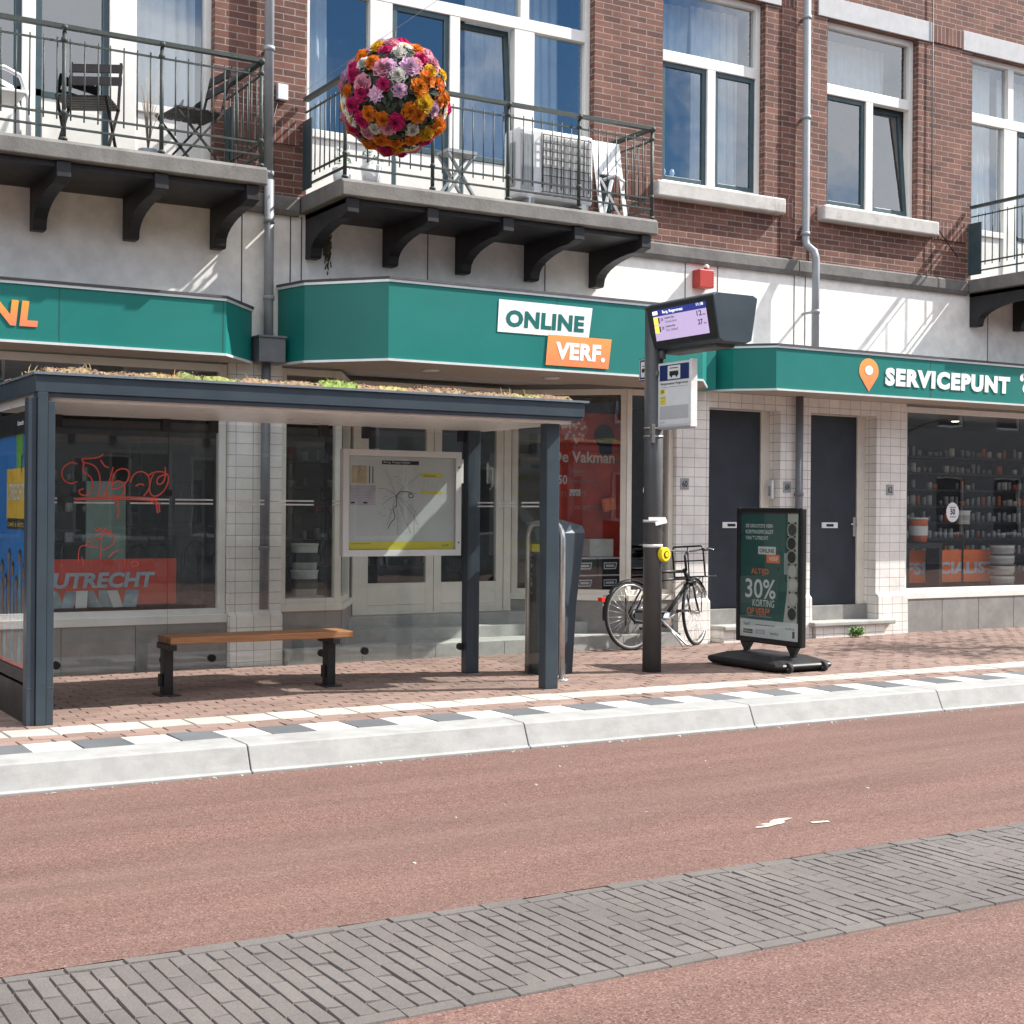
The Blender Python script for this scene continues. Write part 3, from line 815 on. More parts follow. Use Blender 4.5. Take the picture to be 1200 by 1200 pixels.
for k in range(19):
    a = R(-28) + k * R(236) / 18; pin.append((11.378 + .145 * math.cos(a), 3.095 + .135 * math.sin(a)))
pl.poly(t, pin, .004, 2); pl.disc(t, 11.378, 3.10, .052, .007, 0, 24, .058); obj('pin_mark', t, [M['letter_w'], M['letter_g'], M['orange']], fr_); t = MB()
pl.text(t, 'SERVICEPUNT', 11.62, 13.612, 2.947, 3.146, .003, 0, .06, .03, .006, 1.17)
pl.text(t, '\u2018', 13.785, 13.85, 3.105, 3.205, .003, 0, .05); pl.text(t, 'C', 13.83, 14.02, 2.95, 3.10, .003, 0, .06)
obj('letters', t, [M['letter_w'], M['letter_g'], M['orange']], fr_)
for x, y in ((6.1, 11.75), (7.4, 11.75)):
    s = MB(); s.lathe([(.075, 0), (.085, -.012), (.06, -.018), (0, -.012)], (x, y, 2.824), 16)
    obj('spot', s, M['whiteplastic'], fm)
# boxed gutter between the two left signs
s = MB(); s.box(4.545, 4.79, 11.98, FY - .006, 2.83, 3.04); s.box(4.535, 4.80, 11.965, FY - .006, 3.04, 3.06); obj('gutter_box', s, M['pvc_dark'], bld, bev=.004)
s = MB(); s.box(9.42, 9.61, 12.02, FY - .006, 2.83, 3.28); obj('gutter_box', s, M['green'], bld)
# rain pipes
def pipe(name, paths, r, m, clips):
    s = MB()
    for p in paths: s.tube(p, r, 14)
    o = obj(name, s, m, bld)
    for c in clips:
        s = MB(); s.cyl((c[0], c[1], c[2] - .02), (c[0], c[1], c[2] + .02), r + .008, n=14); s.box(c[0] - .012, c[0] + .012, c[1], FY, c[2] - .012, c[2] + .012)
        obj('pipe_clip', s, m, o)
pipe('rain_pipe', [[(4.672, 12.125, 9.2), (4.672, 12.125, 4.40)], [(4.672, 12.10, 4.44), (4.672, 12.09, 3.06)]], .042, M['pvc'], [(4.672, 12.125, 5.6), (4.672, 12.125, 4.50), (4.672, 12.09, 4.08), (4.672, 12.09, 3.4)])
pipe('rain_pipe', [[(4.66, 12.11, 2.83), (4.655, 12.11, .66)], ], .040, M['pvc_dark'], [(4.66, 12.11, 2.5), (4.655, 12.11, 1.2)])
pipe('rain_pipe', [[(10.93, 12.125, 9.2), (10.93, 12.125, 4.56), (10.935, 12.11, 4.49), (10.965, 12.02, 4.41), (10.97, 12.0, 4.34), (10.97, 12.0, 3.26)]], .042, M['pvc'], [(10.93, 12.125, 7.0), (10.93, 12.125, 5.9), (10.93, 12.125, 4.62), (10.97, 12.0, 3.75)])
pipe('rain_pipe', [[(10.87, 12.13, 2.83), (10.87, 12.13, .16)]], .042, M['pvc_dark'], [(10.87, 12.13, 1.75), (10.87, 12.13, .7)])
# small fixtures on the wall
s = MB(); s.box(9.425, 9.615, 12.07, FY, 3.90, 4.09)
for k in range(6): s.box(9.60, 9.622, 12.066, 12.18, 3.92 + k * .027, 3.935 + k * .027)
s.cyl((9.56, 12.13, 4.09), (9.56, 12.13, 4.12), .03, n=12)
o = obj('alarm_box', s, M['alarm'], bld, bev=.008); o['label'] = 'red alarm box on the white cladding'
s = MB(); s.lathe([(.028, 0), (.028, .022), (.012, .034), (0, .036)], (9.56, 12.13, 4.12), 12); obj('alarm_lamp', s, M['tapewhite'], o)
s = MB(); s.box(4.765, 4.865, FY - .05, FY, 5.18, 5.32); obj('junction_box', s, M['paper'], bld, bev=.006)
s = MB(); s.box(5.13, 5.22, FY - .012, FY + .002, 3.50, 3.57); s.box(5.12, 5.125, FY - .013, FY, 3.5, 3.57, 1); obj('vent_plate', s, [M['paper'], M['joint']], bld)
s = MB(); s.tube([(4.78, FY - .03, 5.18), (4.7, FY - .03, 4.9), (4.74, FY - .03, 4.6)], .006, 6); s.tube([(12.92, FY - .03, 7.9), (12.92, FY - .03, 5.0), (13.36, FY - .03, 4.6)], .007, 6); s.tube([(12.92, FY - .03, 5.0), (12.92, FY - .03, 4.35)], .006, 6)
obj('cable', s, M['black'], bld)

# shop fronts -------------------------------------------------------------------
def shopwindow(x0, x1, y, zsill, ztop, label, mull=(), mat=None, plinth=(.13, .555)):
    w = MB(); frame(w, x0, x1, zsill, ztop, y, y + .08, .065, 0, .085)
    for x in mull: w.box(x - .03, x + .03, y + .002, y + .08, zsill + .085, ztop - .065)
    w.box(x0 - .0, x1 + .0, y - .05, y + .0, zsill - .035, zsill + .035)
    win = obj('shop_window', w, mat or M['white'], bld, bev=.004); win['label'] = label
    xs = [x0 + .065] + sum([[x - .03, x + .03] for x in mull], []) + [x1 - .065]
    for a, c in zip(xs[::2], xs[1::2]): pane(win, a, c, zsill + .085, ztop - .065, y + .04, M['glass_shop'])
    p = MB(); p.box(x0, x1, y - .04, y + .06, plinth[0], plinth[1] + .02)
    n = int((x1 - x0) / .62)
    for k in range(1, n): p.box(x0 + k * .62 - .002, x0 + k * .62 + .002, y - .0415, y, plinth[0], plinth[1], 1)
    obj('plinth', p, [M['plinth'], M['joint']], win)
    return win
wl = shopwindow(-2.65, 4.355, FY + .06, .585, 2.81, 'left shop window with a red banner inside', (.3,))
wr = shopwindow(12.575, 18.45, FY + .05, .585, 2.80, 'right shop window with an orange banner inside', (15.7,))
# the recessed middle entrance
AY = 13.02; AXL, AXR = 5.92, 7.72
def slanted(pa, pb, zsill, ztop, plz, label, mull=()):
    """shop front piece between two plan points, frame + pane + plinth"""
    a, c = Vector((*pa, 0)), Vector((*pb, 0)); d = c - a; L = d.length; pl = Plane(a, d, (0, 0, 1))
    w = MB()
    for u0, u1_, v0, v1 in ((0, .06, zsill, ztop), (L - .06, L, zsill, ztop), (.06, L - .06, ztop - .06, ztop), (.06, L - .06, zsill, zsill + .08)): pl.slab(w, u0, u1_, v0, v1, -.07, 0)
    pl.slab(w, 0, L, zsill - .03, zsill + .03, 0, .035)
    win = obj('shop_window', w, M['cream'], bld, bev=.004); win['label'] = label
    g = MB(); pl.rect(g, .06, L - .06, zsill + .08, ztop - .06, -.035); obj('pane', g, M['glass_shop'], win)
    g = MB(); pl.slab(g, 0, L, .13, zsill - .03, -.07, .02); obj('plinth', g, M['plinth'], win)
    return win
wa = slanted((4.852, FY + .05), (5.45, FY + .05), .655, 2.81, 0, 'narrow shop window left of the entrance')
wb_ = slanted((5.452, FY + .06), (5.90, AY + .03), .655, 2.81, 0, 'slanting shop window left of the entrance')
wc = slanted((7.74, AY + .03), (8.64, FY + .06), .655, 2.81, 0, 'slanting shop window with the red poster')
wd = slanted((8.645, FY + .05), (9.238, FY + .05), .655, 2.81, 0, 'narrow shop window beside the bicycle')
e = MB(); frame(e, AXL, AXR, .505, 2.81, AY, AY + .1, .085, 0, .02)
e.box(AXL + .085, AXR - .085, AY + .005, AY + .09, 2.50, 2.58)
ent = obj('entrance_frame', e, M['cream'], bld, bev=.004)
def shop_door(x0, x1):
    d = MB(); frame(d, x0, x1, .525, 2.495, AY + .015, AY + .065, .085, 0, .29)
    d.box(x0 + .1, x1 - .1, AY + .008, AY + .016, .60, .61, 0)
    do = obj('door', d, M['cream'], ent, bev=.003)
    pane(do, x0 + .085, x1 - .085, .815, 2.41, AY + .04, M['glass_shop'])
xm = (AXL + AXR) / 2 + .0
shop_door(AXL + .087, xm - .003); shop_door(xm + .003, AXR - .087)
pane(ent, AXL + .085, AXR - .085, 2.58, 2.725, AY + .045, M['glass_shop'])
s = MB()
s.box(4.87, 9.22, FY - .12, FY + .5, .13, .292); s.box(5.50, 8.60, FY + .30, AY + .2, .13, .405); s.box(5.78, 7.9, FY + .62, AY + .3, .13, .503)
for x in (5.6, 6.35, 7.1, 7.85, 8.5): s.box(x - .002, x + .002, FY - .1215, FY, .135, .285, 1)
obj('entrance_step', s, [M['step'], M['joint']], bld, bev=.008)
# two flush front doors
def house_door(x0, x1, no_step=False, handle=True, label=''):
    DY = FY + .20
    f = MB(); f.box(x0 + .0, x0 + .10, DY - .02, DY + .06, .50, 2.66); f.box(x1 - .12, x1, DY - .02, DY + .06, .50, 2.66); f.box(x0 + .10, x1 - .12, DY - .02, DY + .06, 2.655, 2.80)
    d = MB(); d.box(x0 + .10, x1 - .12, DY, DY + .04, .505, 2.652)
    do = obj('door', d, M['door'], bld, bev=.003); do['label'] = label
    obj('door_frame', f, M['cream'], do, bev=.004)
    c = (x0 + x1) / 2 - .03
    l = MB(); l.box(c - .12, c + .12, DY - .012, DY, 1.375, 1.44); l.box(c - .055, c + .055, DY - .016, DY - .011, 1.392, 1.422, 1)
    obj('letterbox', l, [M['whiteplastic'], M['black']], do, bev=.003)
    if handle:
        l = MB(); l.box(x1 - .175, x1 - .135, DY - .014, DY, 1.28, 1.50); l.cyl((x1 - .155, DY - .015, 1.42), (x1 - .155, DY - .06, 1.42), .01, n=8); l.cyl((x1 - .155, DY - .05, 1.42), (x1 - .25, DY - .055, 1.42), .009, n=8)
        obj('handle', l, M['steel'], do)
    l = MB(); l.box(x0 + .004, x1 - .004, FY + .13, DY + .06, .13, .50); obj('door_sill', l, M['plinth'], do, bev=.004)
    l = MB(); l.box(x0 - (.05 if x0 > 11 else -.12), x1 + .19, FY - .14, FY + .14, .285, .335); obj('doorstep', l, M['step'], do, bev=.012)
    l = MB(); l.box(x0 + (.01 if x0 > 11 else .14), x1 + .05, FY - .10, FY + .13, .13, .285); obj('step_riser', l, M['tile'], do)
house_door(9.67, 10.66, label='dark front door left, behind the advertising board'); house_door(11.10, 12.10, label='dark front door beside the right shop window')
def plate(x, z, txt, y=FY):
    p = MB(); pl = FRONT(x, y, z); pl.slab(p, -.055, .055, -.06, .06, 0, .008, 0); pl.text(p, txt, -.035, .035, -.035, .035, .009, 1, .02)
    obj('number_plate', p, [M['greyprint'], M['inkblack']], bld)
plate(9.345, 1.842, '60'); plate(10.755, 1.83, '60A'); plate(12.31, 1.82, '62')
s = MB(); s.box(10.59, 10.62, FY + .06, FY + .13, 1.70, 1.90, 0); s.box(10.588, 10.591, FY + .075, FY + .115, 1.73, 1.84, 1); obj('doorbell', s, [M['paper'], M['greyprint']], bld)

# ------------------------------------------------------------------ shop goods behind the glass
def banner(name, x0, x1, y, z0, z1, mat, txt, tx, mt, label, cat, shear=.15):
    o = thing(name, label, cat, ((x0 + x1) / 2, y, z0))
    s = MB(); s.box(x0, x1, y, y + .02, z0, z1); obj('board', s, mat, o)
    t = MB(); FRONT(0, y).text(t, txt, *tx, .003, 0, .04, shear); obj('letters', t, mt, o)
    return o
banner('window_banner', 2.0, 4.02, 12.60, .70, 1.10, M['redbanner'], 'UTRECHT', (2.95, 3.83, .85, .985), M['bluebanner'], 'red banner reading UTRECHT low in the left shop window', 'banner')
banner('window_banner', 12.3, 14.85, 12.75, .70, 1.10, M['orangebanner'], 'VERFSPECIALIST', (12.62, 14.72, .80, .95), M['bluebanner'], 'orange banner with pale capitals low in the right shop window', 'banner', 0)
s = MB(); s.box(3.33, 3.68, 13.0, 13.03, .85, 1.78); tag(obj('display_board', s, M['palegreen']), 'pale green upright board behind the red UTRECHT banner', 'board')
for x0, x1, z0, z1, lb in ((4.05, 4.33, 1.40, 1.80, 'dark ribbed picture frame at the right of the left shop window, upper one'), (4.08, 4.33, .72, 1.30, 'dark picture panel at the right of the left shop window, lower one')):
    s = MB(); frame(s, x0, x1, z0, z1, 12.84, 12.88, .03); s.box(x0 + .03, x1 - .03, 12.855, 12.875, z0 + .03, z1 - .03, 1)
    for k in range(7): s.box(x0 + .04 + k * .03, x0 + .05 + k * .03, 12.85, 12.856, z0 + .05, z1 - .05, 2)
    tag(obj('picture_frame', s, [M['black'], M['darkboard'], M['disc_dark']]), lb, 'picture')
for k in range(11):
    s = MB(); x = 2.55 + k * .10 + random.uniform(-.02, .02)
    s.obox((x, 12.42 + random.uniform(0, .05), .765), (.050, random.uniform(-.03, .03), 0), (random.uniform(-.03, .03), .03, .07), (0, .003, -.001))
    tag(obj('leaflet', s, M['teal_leaf'] if k % 3 else M['paper']), 'leaning leaflet at the foot of the left shop window', 'leaflet', 'leaflets in the left shop window')
def bucket(x, y, z, r, h, mats, label, cat='paint bucket', group=None):
    o = thing('paint_bucket', label, cat, (x, y, z), 0, group)
    s = MB(); s.lathe([(0, 0), (r * .9, 0), (r, h * .93)], (x, y, z), 20); obj('pail', s, mats[0], o)
    s = MB(); s.lathe([(r, h * .93), (r * 1.05, h * .93), (r * 1.05, h), (0, h)], (x, y, z), 20); obj('lid', s, mats[1], o)
    s = MB(); s.lathe([(r * .95, h * .28), (r * .99, h * .66)], (x, y, z), 20); obj('print', s, mats[2], o)
    for q in (o.children[2],): q.scale = (1.012, 1.012, 1)
    return o
bucket(5.24, 12.60, .74, .125, .24, (M['can_a'], M['paper'], M['inkblack']), 'white paint bucket, lower one in the narrow window left of the entrance')
bucket(5.24, 12.60, .985, .125, .24, (M['can_a'], M['paper'], M['inkblack']), 'white paint bucket, upper one in the narrow window left of the entrance')
s = MB(); s.box(4.88, 5.42, 12.36, 12.9, .655, .738); tag(obj('display_plinth', s, M['can_a']), 'low white shelf under the white paint buckets', 'shelf')
bucket(13.22, 12.62, 1.20, .115, .30, (M['can_c'], M['paper'], M['paper']), 'orange and white paint bucket in the right shop window beside the tiled pier')
s = MB(); s.box(12.9, 13.5, 12.5, 12.74, 1.13, 1.195); s.box(12.9, 12.95, 12.5, 12.72, .66, 1.13); s.box(13.45, 13.5, 12.5, 12.72, .66, 1.13)
tag(obj('display_table', s, M['black']), 'black display frame carrying the orange paint bucket', 'display stand')
bucket(14.12, 12.74, 1.42, .09, .17, (M['can_a'], M['paper'], M['greyprint']), 'small white bucket on a thin stand in the right shop window')
s = MB(); s.cyl((14.12, 12.74, .66), (14.12, 12.74, 1.415), .012, n=8); s.lathe([(.13, 0), (.13, .015), (.02, .03)], (14.12, 12.74, .66), 14); tag(obj('thin_stand', s, M['blackmetal']), 'thin dark stand carrying the small white bucket', 'stand')
for k in range(4): bucket(14.62, 12.55, .66 + k * .128, .15, .125, (M['can_a'], M['black'], M['greyprint']), ['lowest', 'second lowest', 'third from the bottom', 'topmost'][k] + ' tin in the stack of wide white tins at the right edge', 'paint tin')
s = MB()
for k in range(20):
    a = 2 * PI * k / 20
pl = FRONT(13.435, FY + .084, 1.567); sc = [(.105 * (1 + .05 * (k % 2)) * math.cos(2 * PI * k / 32), .115 * (1 + .05 * (k % 2)) * math.sin(2 * PI * k / 32)) for k in range(32)]
pl.poly(s, sc, .002, 0); pl.text(s, '50', -.04, .04, -.03, .045, .004, 1, .03)
pl.line(s, [(-.05, .06), (.05, .06)], .008, .004, 1); pl.line(s, [(-.05, -.055), (.05, -.055)], .008, .004, 1)
obj('sticker', s, [M['paper'], M['inkblack']], wr)
s = MB(); pl = FRONT(0, FY + .084); pl.disc(s, 8.93, 1.77, .06, .002, 0); obj('sticker', s, M['paper'], wd); s = MB(); pl.rect(s, 8.90, 9.08, 1.27, 1.55, .002, 0); obj('notice', s, M['paper'], wd)
# red trade-shop poster in the slanting window
po = thing('window_poster', 'tall red poster of flower and white shop lettering in the slanting window', 'poster', (8.65, 13.03, .98))
s = MB(); s.box(8.15, 9.10, 13.02, 13.05, .98, 2.60); obj('sheet', s, simple('poster_red', (.50, .045, .022), .5, var=.3, nscale=3), po)
s = MB(); pl = FRONT(0, 13.02)
for k in range(60):
    a = k * 2.4; rr = .012 * math.sqrt(k * 2.2); pl.disc(s, 8.50 + rr * math.cos(a) * 1.2, 2.42 + rr * math.sin(a), .022, .002 + k * 1e-5, 0 if k % 3 else 1, 7)
pl.disc(s, 8.88, 2.36, .13, .002, 2, 18); pl.disc(s, 8.90, 2.22, .09, .0022, 2, 14)
pl.text(s, 'De Vakman', 8.22, 9.02, 2.065, 2.19, .004, 1, .02)
pl.text(s, 'Verfhuis', 8.27, 8.52, 2.22, 2.26, .004, 3, .0)
pl.text(s, '50', 8.29, 8.41, 1.83, 1.93, .004, 1, .03); pl.text(s, 'jaar', 8.44, 8.62, 1.94, 2.0, .004, 3, .0)
pl.text(s, 'kwaliteit', 8.44, 8.78, 1.84, 1.90, .004, 3, 0); pl.text(s, 'in verf', 8.31, 8.66, 1.70, 1.78, .004, 3, .0); pl.rect(s, 8.44, 8.58, 1.71, 1.78, .003, 1); pl.text(s, 'en advies', 8.50, 8.82, 1.56, 1.62, .004, 3, 0)
obj('print', s, [simple('petal_red', (.75, .16, .13), .5), M['paper'], M['black'], simple('faded_print', (.42, .20, .17), .5)], po)
s = MB(); s.box(8.20, 9.05, 12.70, 13.0, .66, .70); tag(obj('window_shelf', s, M['redbanner']), 'low red shelf in the slanting shop window under the red poster', 'shelf')
for i, (x, z) in enumerate(((8.30, .705), (8.62, .705), (8.30, .885), (8.62, .885))):
    nm = ('lower left', 'lower right', 'upper left', 'upper right')[i]
    o = thing('organiser_box', nm + ' black storage drawer in the slanting shop window', 'storage box', (x + .15, 12.85, z))
    s = MB(); s.box(x, x + .30, 12.72, 12.98, z, z + .155); s.box(x - .004, x + .304, 12.715, 12.98, z + .157, z + .172, 1); obj('case', s, [M['black'], M['paper']], o, bev=.004)
    s = MB(); pl = FRONT(x + .15, 12.72, z + .085); frame_pts = [(-.08, .03), (.08, .03), (.065, -.03), (-.08, -.03), (-.08, .03)]; pl.line(s, frame_pts, .012, .003, 0); pl.rect(s, -.06, .05, -.012, .012, .003, 0); obj('handle', s, M['paper'], o)
s = MB(); s.box(8.56, 8.86, 12.80, 12.98, 1.065, 1.25); tag(obj('carton', s, M['can_a']), 'pale carton standing on the black drawers in the slanting window', 'box')
s = MB(); s.obox((8.87, 12.9, 1.62), (.075, .0, .012), (0, .03, 0), (-.01, 0, .07)); tag(obj('orange_chair_model', s, M['orange_flat'], bev=.015), 'small bright orange object hanging before the red poster', 'display piece')
# shelving with tins at the back of the shops
can_me = {}
def can(kind, x, y, z, r, h, label, grp):
    if kind not in can_me:
        s = MB(); s.lathe([(0, 0), (1, 0), (1, .93), (.94, .95), (.94, 1), (0, 1)], (0, 0, 0), 12)
        o = obj('paint_can', s, M[kind], None, tidy=False); can_me[kind] = o
    else:
        o = can_me[kind].copy(); COL.objects.link(o)
    o.location = (x, y, z); o.scale = (r, r, h)
    tag(o, label, 'paint can', grp)
def shelf(x0, x1, y, zs, label, cols, step=.16, clab='', grp=''):
    s = MB()
    for z in zs: s.box(x0, x1, y, y + .3, z - .03, z)
    s.box(x0 - .03, x0, y, y + .3, .5, zs[-1] + .4); s.box(x1, x1 + .03, y, y + .3, .5, zs[-1] + .4); s.box(x0, x1, y + .31, y + .33, .5, zs[-1] + .4)
    tag(obj('shelf_unit', s, M['black']), label, 'shelving')
    for z in zs:
        x = x0 + .1
        while x < x1 - .08:
            if random.random() < .85: can(random.choice(cols), x, y + .11, z + .001, random.uniform(.022, .046), random.uniform(.06, .14), clab, grp)
            x += step
shelf(14.35, 17.6, 13.9, (.75, .99, 1.22, 1.44, 1.66, 1.88, 2.10, 2.32), 'tall dark shelving of tins deep inside the right shop', ['can_a', 'can_b', 'can_b', 'can_a', 'can_b', 'can_c'], .105, 'small tin on the dark shelving deep inside the right shop', 'tins on the right shop shelving')
shelf(5.3, 8.0, 15.2, (.9, 1.2, 1.5, 1.8, 2.1), 'dark shelving of tins behind the glazed entrance doors', ['can_a', 'can_b', 'can_c', 'can_b'], .16, 'small tin on the shelving behind the glazed entrance doors', 'tins behind the entrance doors')
shelf(2.4, 4.2, 14.4, (.9, 1.2, 1.5, 1.8), 'dark shelving of tins deep inside the left shop', ['can_b', 'can_a', 'can_b'], .15, 'small tin on the shelving deep inside the left shop', 'tins in the left shop')
lsp = emit_mat('lit_spot', (1, .93, .8), 3.5)
for x, y in ((13.5, 13.6), (14.1, 14.4), (15.2, 13.3), (14.6, 13.2), (15.9, 14.5)): s = MB(); s.lathe([(0, -.004), (.045, -.004), (.055, .004)], (x, y, 2.855), 12); obj('ceiling_spot', s, lsp, bld)

# ------------------------------------------------------------------ bus shelter
SX0, SX1, SY0, SY1 = 2.09, 6.24, 9.42, 10.95      # roof plan
sh = thing('bus_shelter', 'slate-blue bus shelter with planted roof and graffiti on its rear glass', 'bus shelter', (4.1, 10.2, PAVE))
s = MB()
s.box(SX0, SX1, SY0, SY0 + .05, 2.275, 2.385); s.box(SX0, SX1, SY1 - .05, SY1, 2.275, 2.385)
s.box(SX0, SX0 + .05, SY0 + .05, SY1 - .05, 2.275, 2.385); s.box(SX1 - .05, SX1, SY0 + .05, SY1 - .05, 2.275, 2.385)
s.box(SX0 + .012, SX1 - .012, SY0 + .012, SY0 + .045, 2.247, 2.275)
s.box(SX0 + .05, SX1 - .05, SY0 + .05, SY1 - .05, 2.33, 2.38)
roof = obj('roof', s, M['shelter'], sh, bev=.004)
s = MB(); s.box(SX0 - .012, SX1 + .035, SY0 - .016, SY0 + .03, 2.387, 2.403); s.box(SX0 - .012, SX0 + .03, SY0 + .03, SY1, 2.387, 2.403); s.box(SX1 - .03, SX1 + .035, SY0 + .03, SY1, 2.387, 2.403)
obj('roof_trim', s, M['gutter'], roof)
s = MB(); s.box(SX0 + .06, SX1 - .06, SY0 + .10, SY1 - .06, 2.225, 2.328); s.box(SX0 + .09, SX1 - .09, SY0 + .06, SY0 + .10, 2.238, 2.26)
obj('soffit', s, M['shelter_soffit'], roof)
s = MB(); nxm, nym = 330, 60
pal = [(.215, .135, .085), (.25, .175, .10), (.17, .10, .065), (.27, .21, .085), (.155, .17, .055), (.29, .225, .15), (.20, .21, .065)]
hot = [(4.2, .22, (.17, .235, .045)), (3.35, .34, (.20, .215, .06)), (4.6, .2, (.28, .23, .08)), (5.75, .25, (.27, .22, .09)), (2.95, .15, (.26, .18, .07))]
from mathutils import noise as mn
def tone(x, y):
    t_ = mn.noise(Vector((x * 2.1, y * 2.1, 0))) + .5 * mn.noise(Vector((x * 7, y * 7, 3)))
    c = pal[0] if t_ < -.15 else (pal[1] if t_ < .15 else (pal[2] if t_ < .35 else pal[4]))
    for hx, hw, hc in hot:
        if abs(x - hx) < hw * (.6 + .5 * mn.noise(Vector((x * 5, y * 5, 9)))): c = hc
    return c
def hgt(x, y):
    e_ = min(x - SX0 - .05, SX1 - .05 - x, y - SY0 - .045, SY1 - .05 - y); k_ = max(0, min(1, e_ / .04))
    return 2.392 + k_ * (.046 + .016 * mn.noise(Vector((x * 6, y * 6, 1))) + .010 * mn.noise(Vector((x * 26, y * 26, 5)))) * (1.35 if tone(x, y) in (pal[4], hot[0][2]) else 1)
xs_ = [SX0 + .05 + (SX1 - SX0 - .1) * i_ / nxm for i_ in range(nxm + 1)]; ys_ = [SY0 + .045 + (SY1 - SY0 - .1) * j_ / nym for j_ in range(nym + 1)]
vv = [(x, y, hgt(x, y)) for y in ys_ for x in xs_]; base_ = len(s.v); s.v += vv
for j_ in range(nym):
    for i_ in range(nxm):
        q = base_ + j_ * (nxm + 1) + i_; s.f.append((q, q + 1, q + nxm + 2, q + nxm + 1)); s.m.append(0); s.sm.append(False); kk = random.uniform(.6, 1.3); s.c.append(tuple(c_ * kk for c_ in tone(xs_[i_], ys_[j_])))
for k in range(7000):
    x = random.uniform(SX0 + .055, SX1 - .055); y = SY0 + .05 + abs(random.gauss(0, .3)) if k % 3 else random.uniform(SY0 + .05, SY1 - .06)
    if y > SY1 - .06: continue
    c = random.choice((tone(x, y), tone(x, y), random.choice(pal))); kk = random.uniform(.7, 1.35); c = tuple(v * kk for v in c); z = hgt(x, y) - .004
    a = random.uniform(0, 2 * PI); L = random.uniform(.006, .015); e_ = Vector((math.cos(a), math.sin(a), random.uniform(.3, 1.6))).normalized() * L; f_ = Vector((-math.sin(a), math.cos(a), 0)) * L * .55; o_ = Vector((x, y, z))
    s.face([o_, o_ + e_ * .6 + f_, o_ + e_ * 1.3, o_ + e_ * .6 - f_], 0, c)
for k in range(34):      # taller dry stems
    x = random.choice([random.uniform(SX0, SX1), random.uniform(2.1, 2.5), random.uniform(5.5, 6.1)]); y = random.uniform(SY0 + .05, SY0 + .7); h = random.uniform(.04, .10); dx = random.uniform(-.05, .05)
    if not SX0 + .05 < x < SX1 - .05: continue
    c = random.choice([(.42, .35, .10), (.45, .30, .14), (.50, .38, .22)])
    s.face([(x - .003, y, 2.405), (x + .003, y, 2.405), (x + dx * .5 + .003, y, 2.41 + h * .7), (x + dx * .5 - .003, y, 2.41 + h * .7)], 0, c)
    s.face([(x + dx * .5 - .003, y, 2.41 + h * .7), (x + dx * .5 + .003, y, 2.41 + h * .7), (x + dx, y, 2.41 + h)], 0, c)
o = obj('roof_plants', s, M['sedum'], roof); o['kind'] = 'stuff'
# posts
def post(x0, x1, y0, y1, ztop=2.275, par=sh):
    s = MB(); s.box(x0, x1, y0, y1, PAVE, ztop); return obj('post', s, M['shelter'], par, bev=.006)
post(5.985, 6.105, 9.56, 9.66); post(5.975, 6.095, 10.80, 10.90)
# front left column: three profiles around the advertising cabinet
s = MB(); cy0, cy1 = 9.43, 9.53
s.box(2.048, 2.100, cy0, cy1, PAVE, 2.24); s.box(2.104, 2.166, cy0 - .012, cy1, PAVE, 2.275); s.box(2.170, 2.215, cy0, cy1, PAVE, 2.22)
for x0, x1 in ((2.047, 2.101), (2.169, 2.216)): s.box(x0, x1, cy0 - .0015, cy0 + .01, .392, .400, 1)
s.box(2.100, 2.104, cy0 + .012, cy1, PAVE, 2.22, 1); s.box(2.166, 2.170, cy0 + .012, cy1, PAVE, 2.22, 1)
obj('post', s, [M['shelter'], M['joint']], sh, bev=.003)
post(2.07, 2.17, 10.84, 10.92)
# advertising cabinet at the left end
s = MB(); ay0, ay1 = cy1 + .003, 10.835
for q in ((ay0, ay0 + .03, .42, 2.16), (ay1 - .06, ay1, .42, 2.16), (ay0 + .03, ay1 - .06, 2.02, 2.16), (ay0 + .03, ay1 - .06, .42, .50)): s.box(2.06, 2.20, *q)
s.box(2.08, 2.18, ay0 + .03, ay1 - .06, .50, 2.02); s.box(2.065, 2.195, ay0, ay1, PAVE, .40)
ad = obj('advert_cabinet', s, M['posterframe'], sh, bev=.003)
s = MB(); pl = SIDE(2.078, 10.775, .50); W = 1.21
pl.rect(s, 0, W, 0, 1.52, .001, 0); pl.poly(s, [(W - .30, .95), (W - .17, .95), (W - .14, 1.52), (W - .34, 1.52)], .002, 1)
pl.rect(s, W - .62, W - .06, .95, 1.30, .003, 2); pl.text(s, 'UTRECHT', W - .60, W - .07, 1.09, 1.20, .005, 3, .02)
pl.rect(s, W - .60, W - .07, .90, .97, .004, 4); pl.text(s, 'CAFÉ & FIETS', W - .58, W - .09, .915, .95, .005, 2, .01)
pl.line(s, [(W - .17, 1.28), (W - .17, 1.36), (W - .14, 1.38)], .02, .004, 4)
for k in range(7):
    u = W - .09 - k * .11; h0 = .62 + .1 * math.sin(k * 2.1)
    pl.poly(s, [(u - .05, .03), (u + .05, .03), (u + .04, h0 - .13), (u + .012, h0 - .05), (u - .012, h0 - .05), (u - .04, h0 - .13)], .004 + k * 1e-4, 5 + (k % 2)); pl.disc(s, u, h0, .038, .0055, 5); pl.disc(s, u + .006, h0 + .03, .036, .005, 4)
pl.rect(s, 0, W, 0, .30, .0025, 7)
obj('poster', s, [M['posterblue'], M['leafgreen'], M['ochre'], M['paper'], M['inkblack'], M['skin'], M['teal_leaf'], M['redbanner']], ad)
s = MB(); pl = SIDE(2.06, 10.775, 2.06); pl.text(s, 'Utrecht', W - .22, W - .04, .015, .045, .002, 0, .01); obj('lettering', s, M['paper'], ad)
s = MB(); s.face([(2.072, ay1, .50), (2.072, ay0 + .03, .50), (2.072, ay0 + .03, 2.02), (2.072, ay1, 2.02)]); obj('pane', s, M['glass_shelter'], ad)
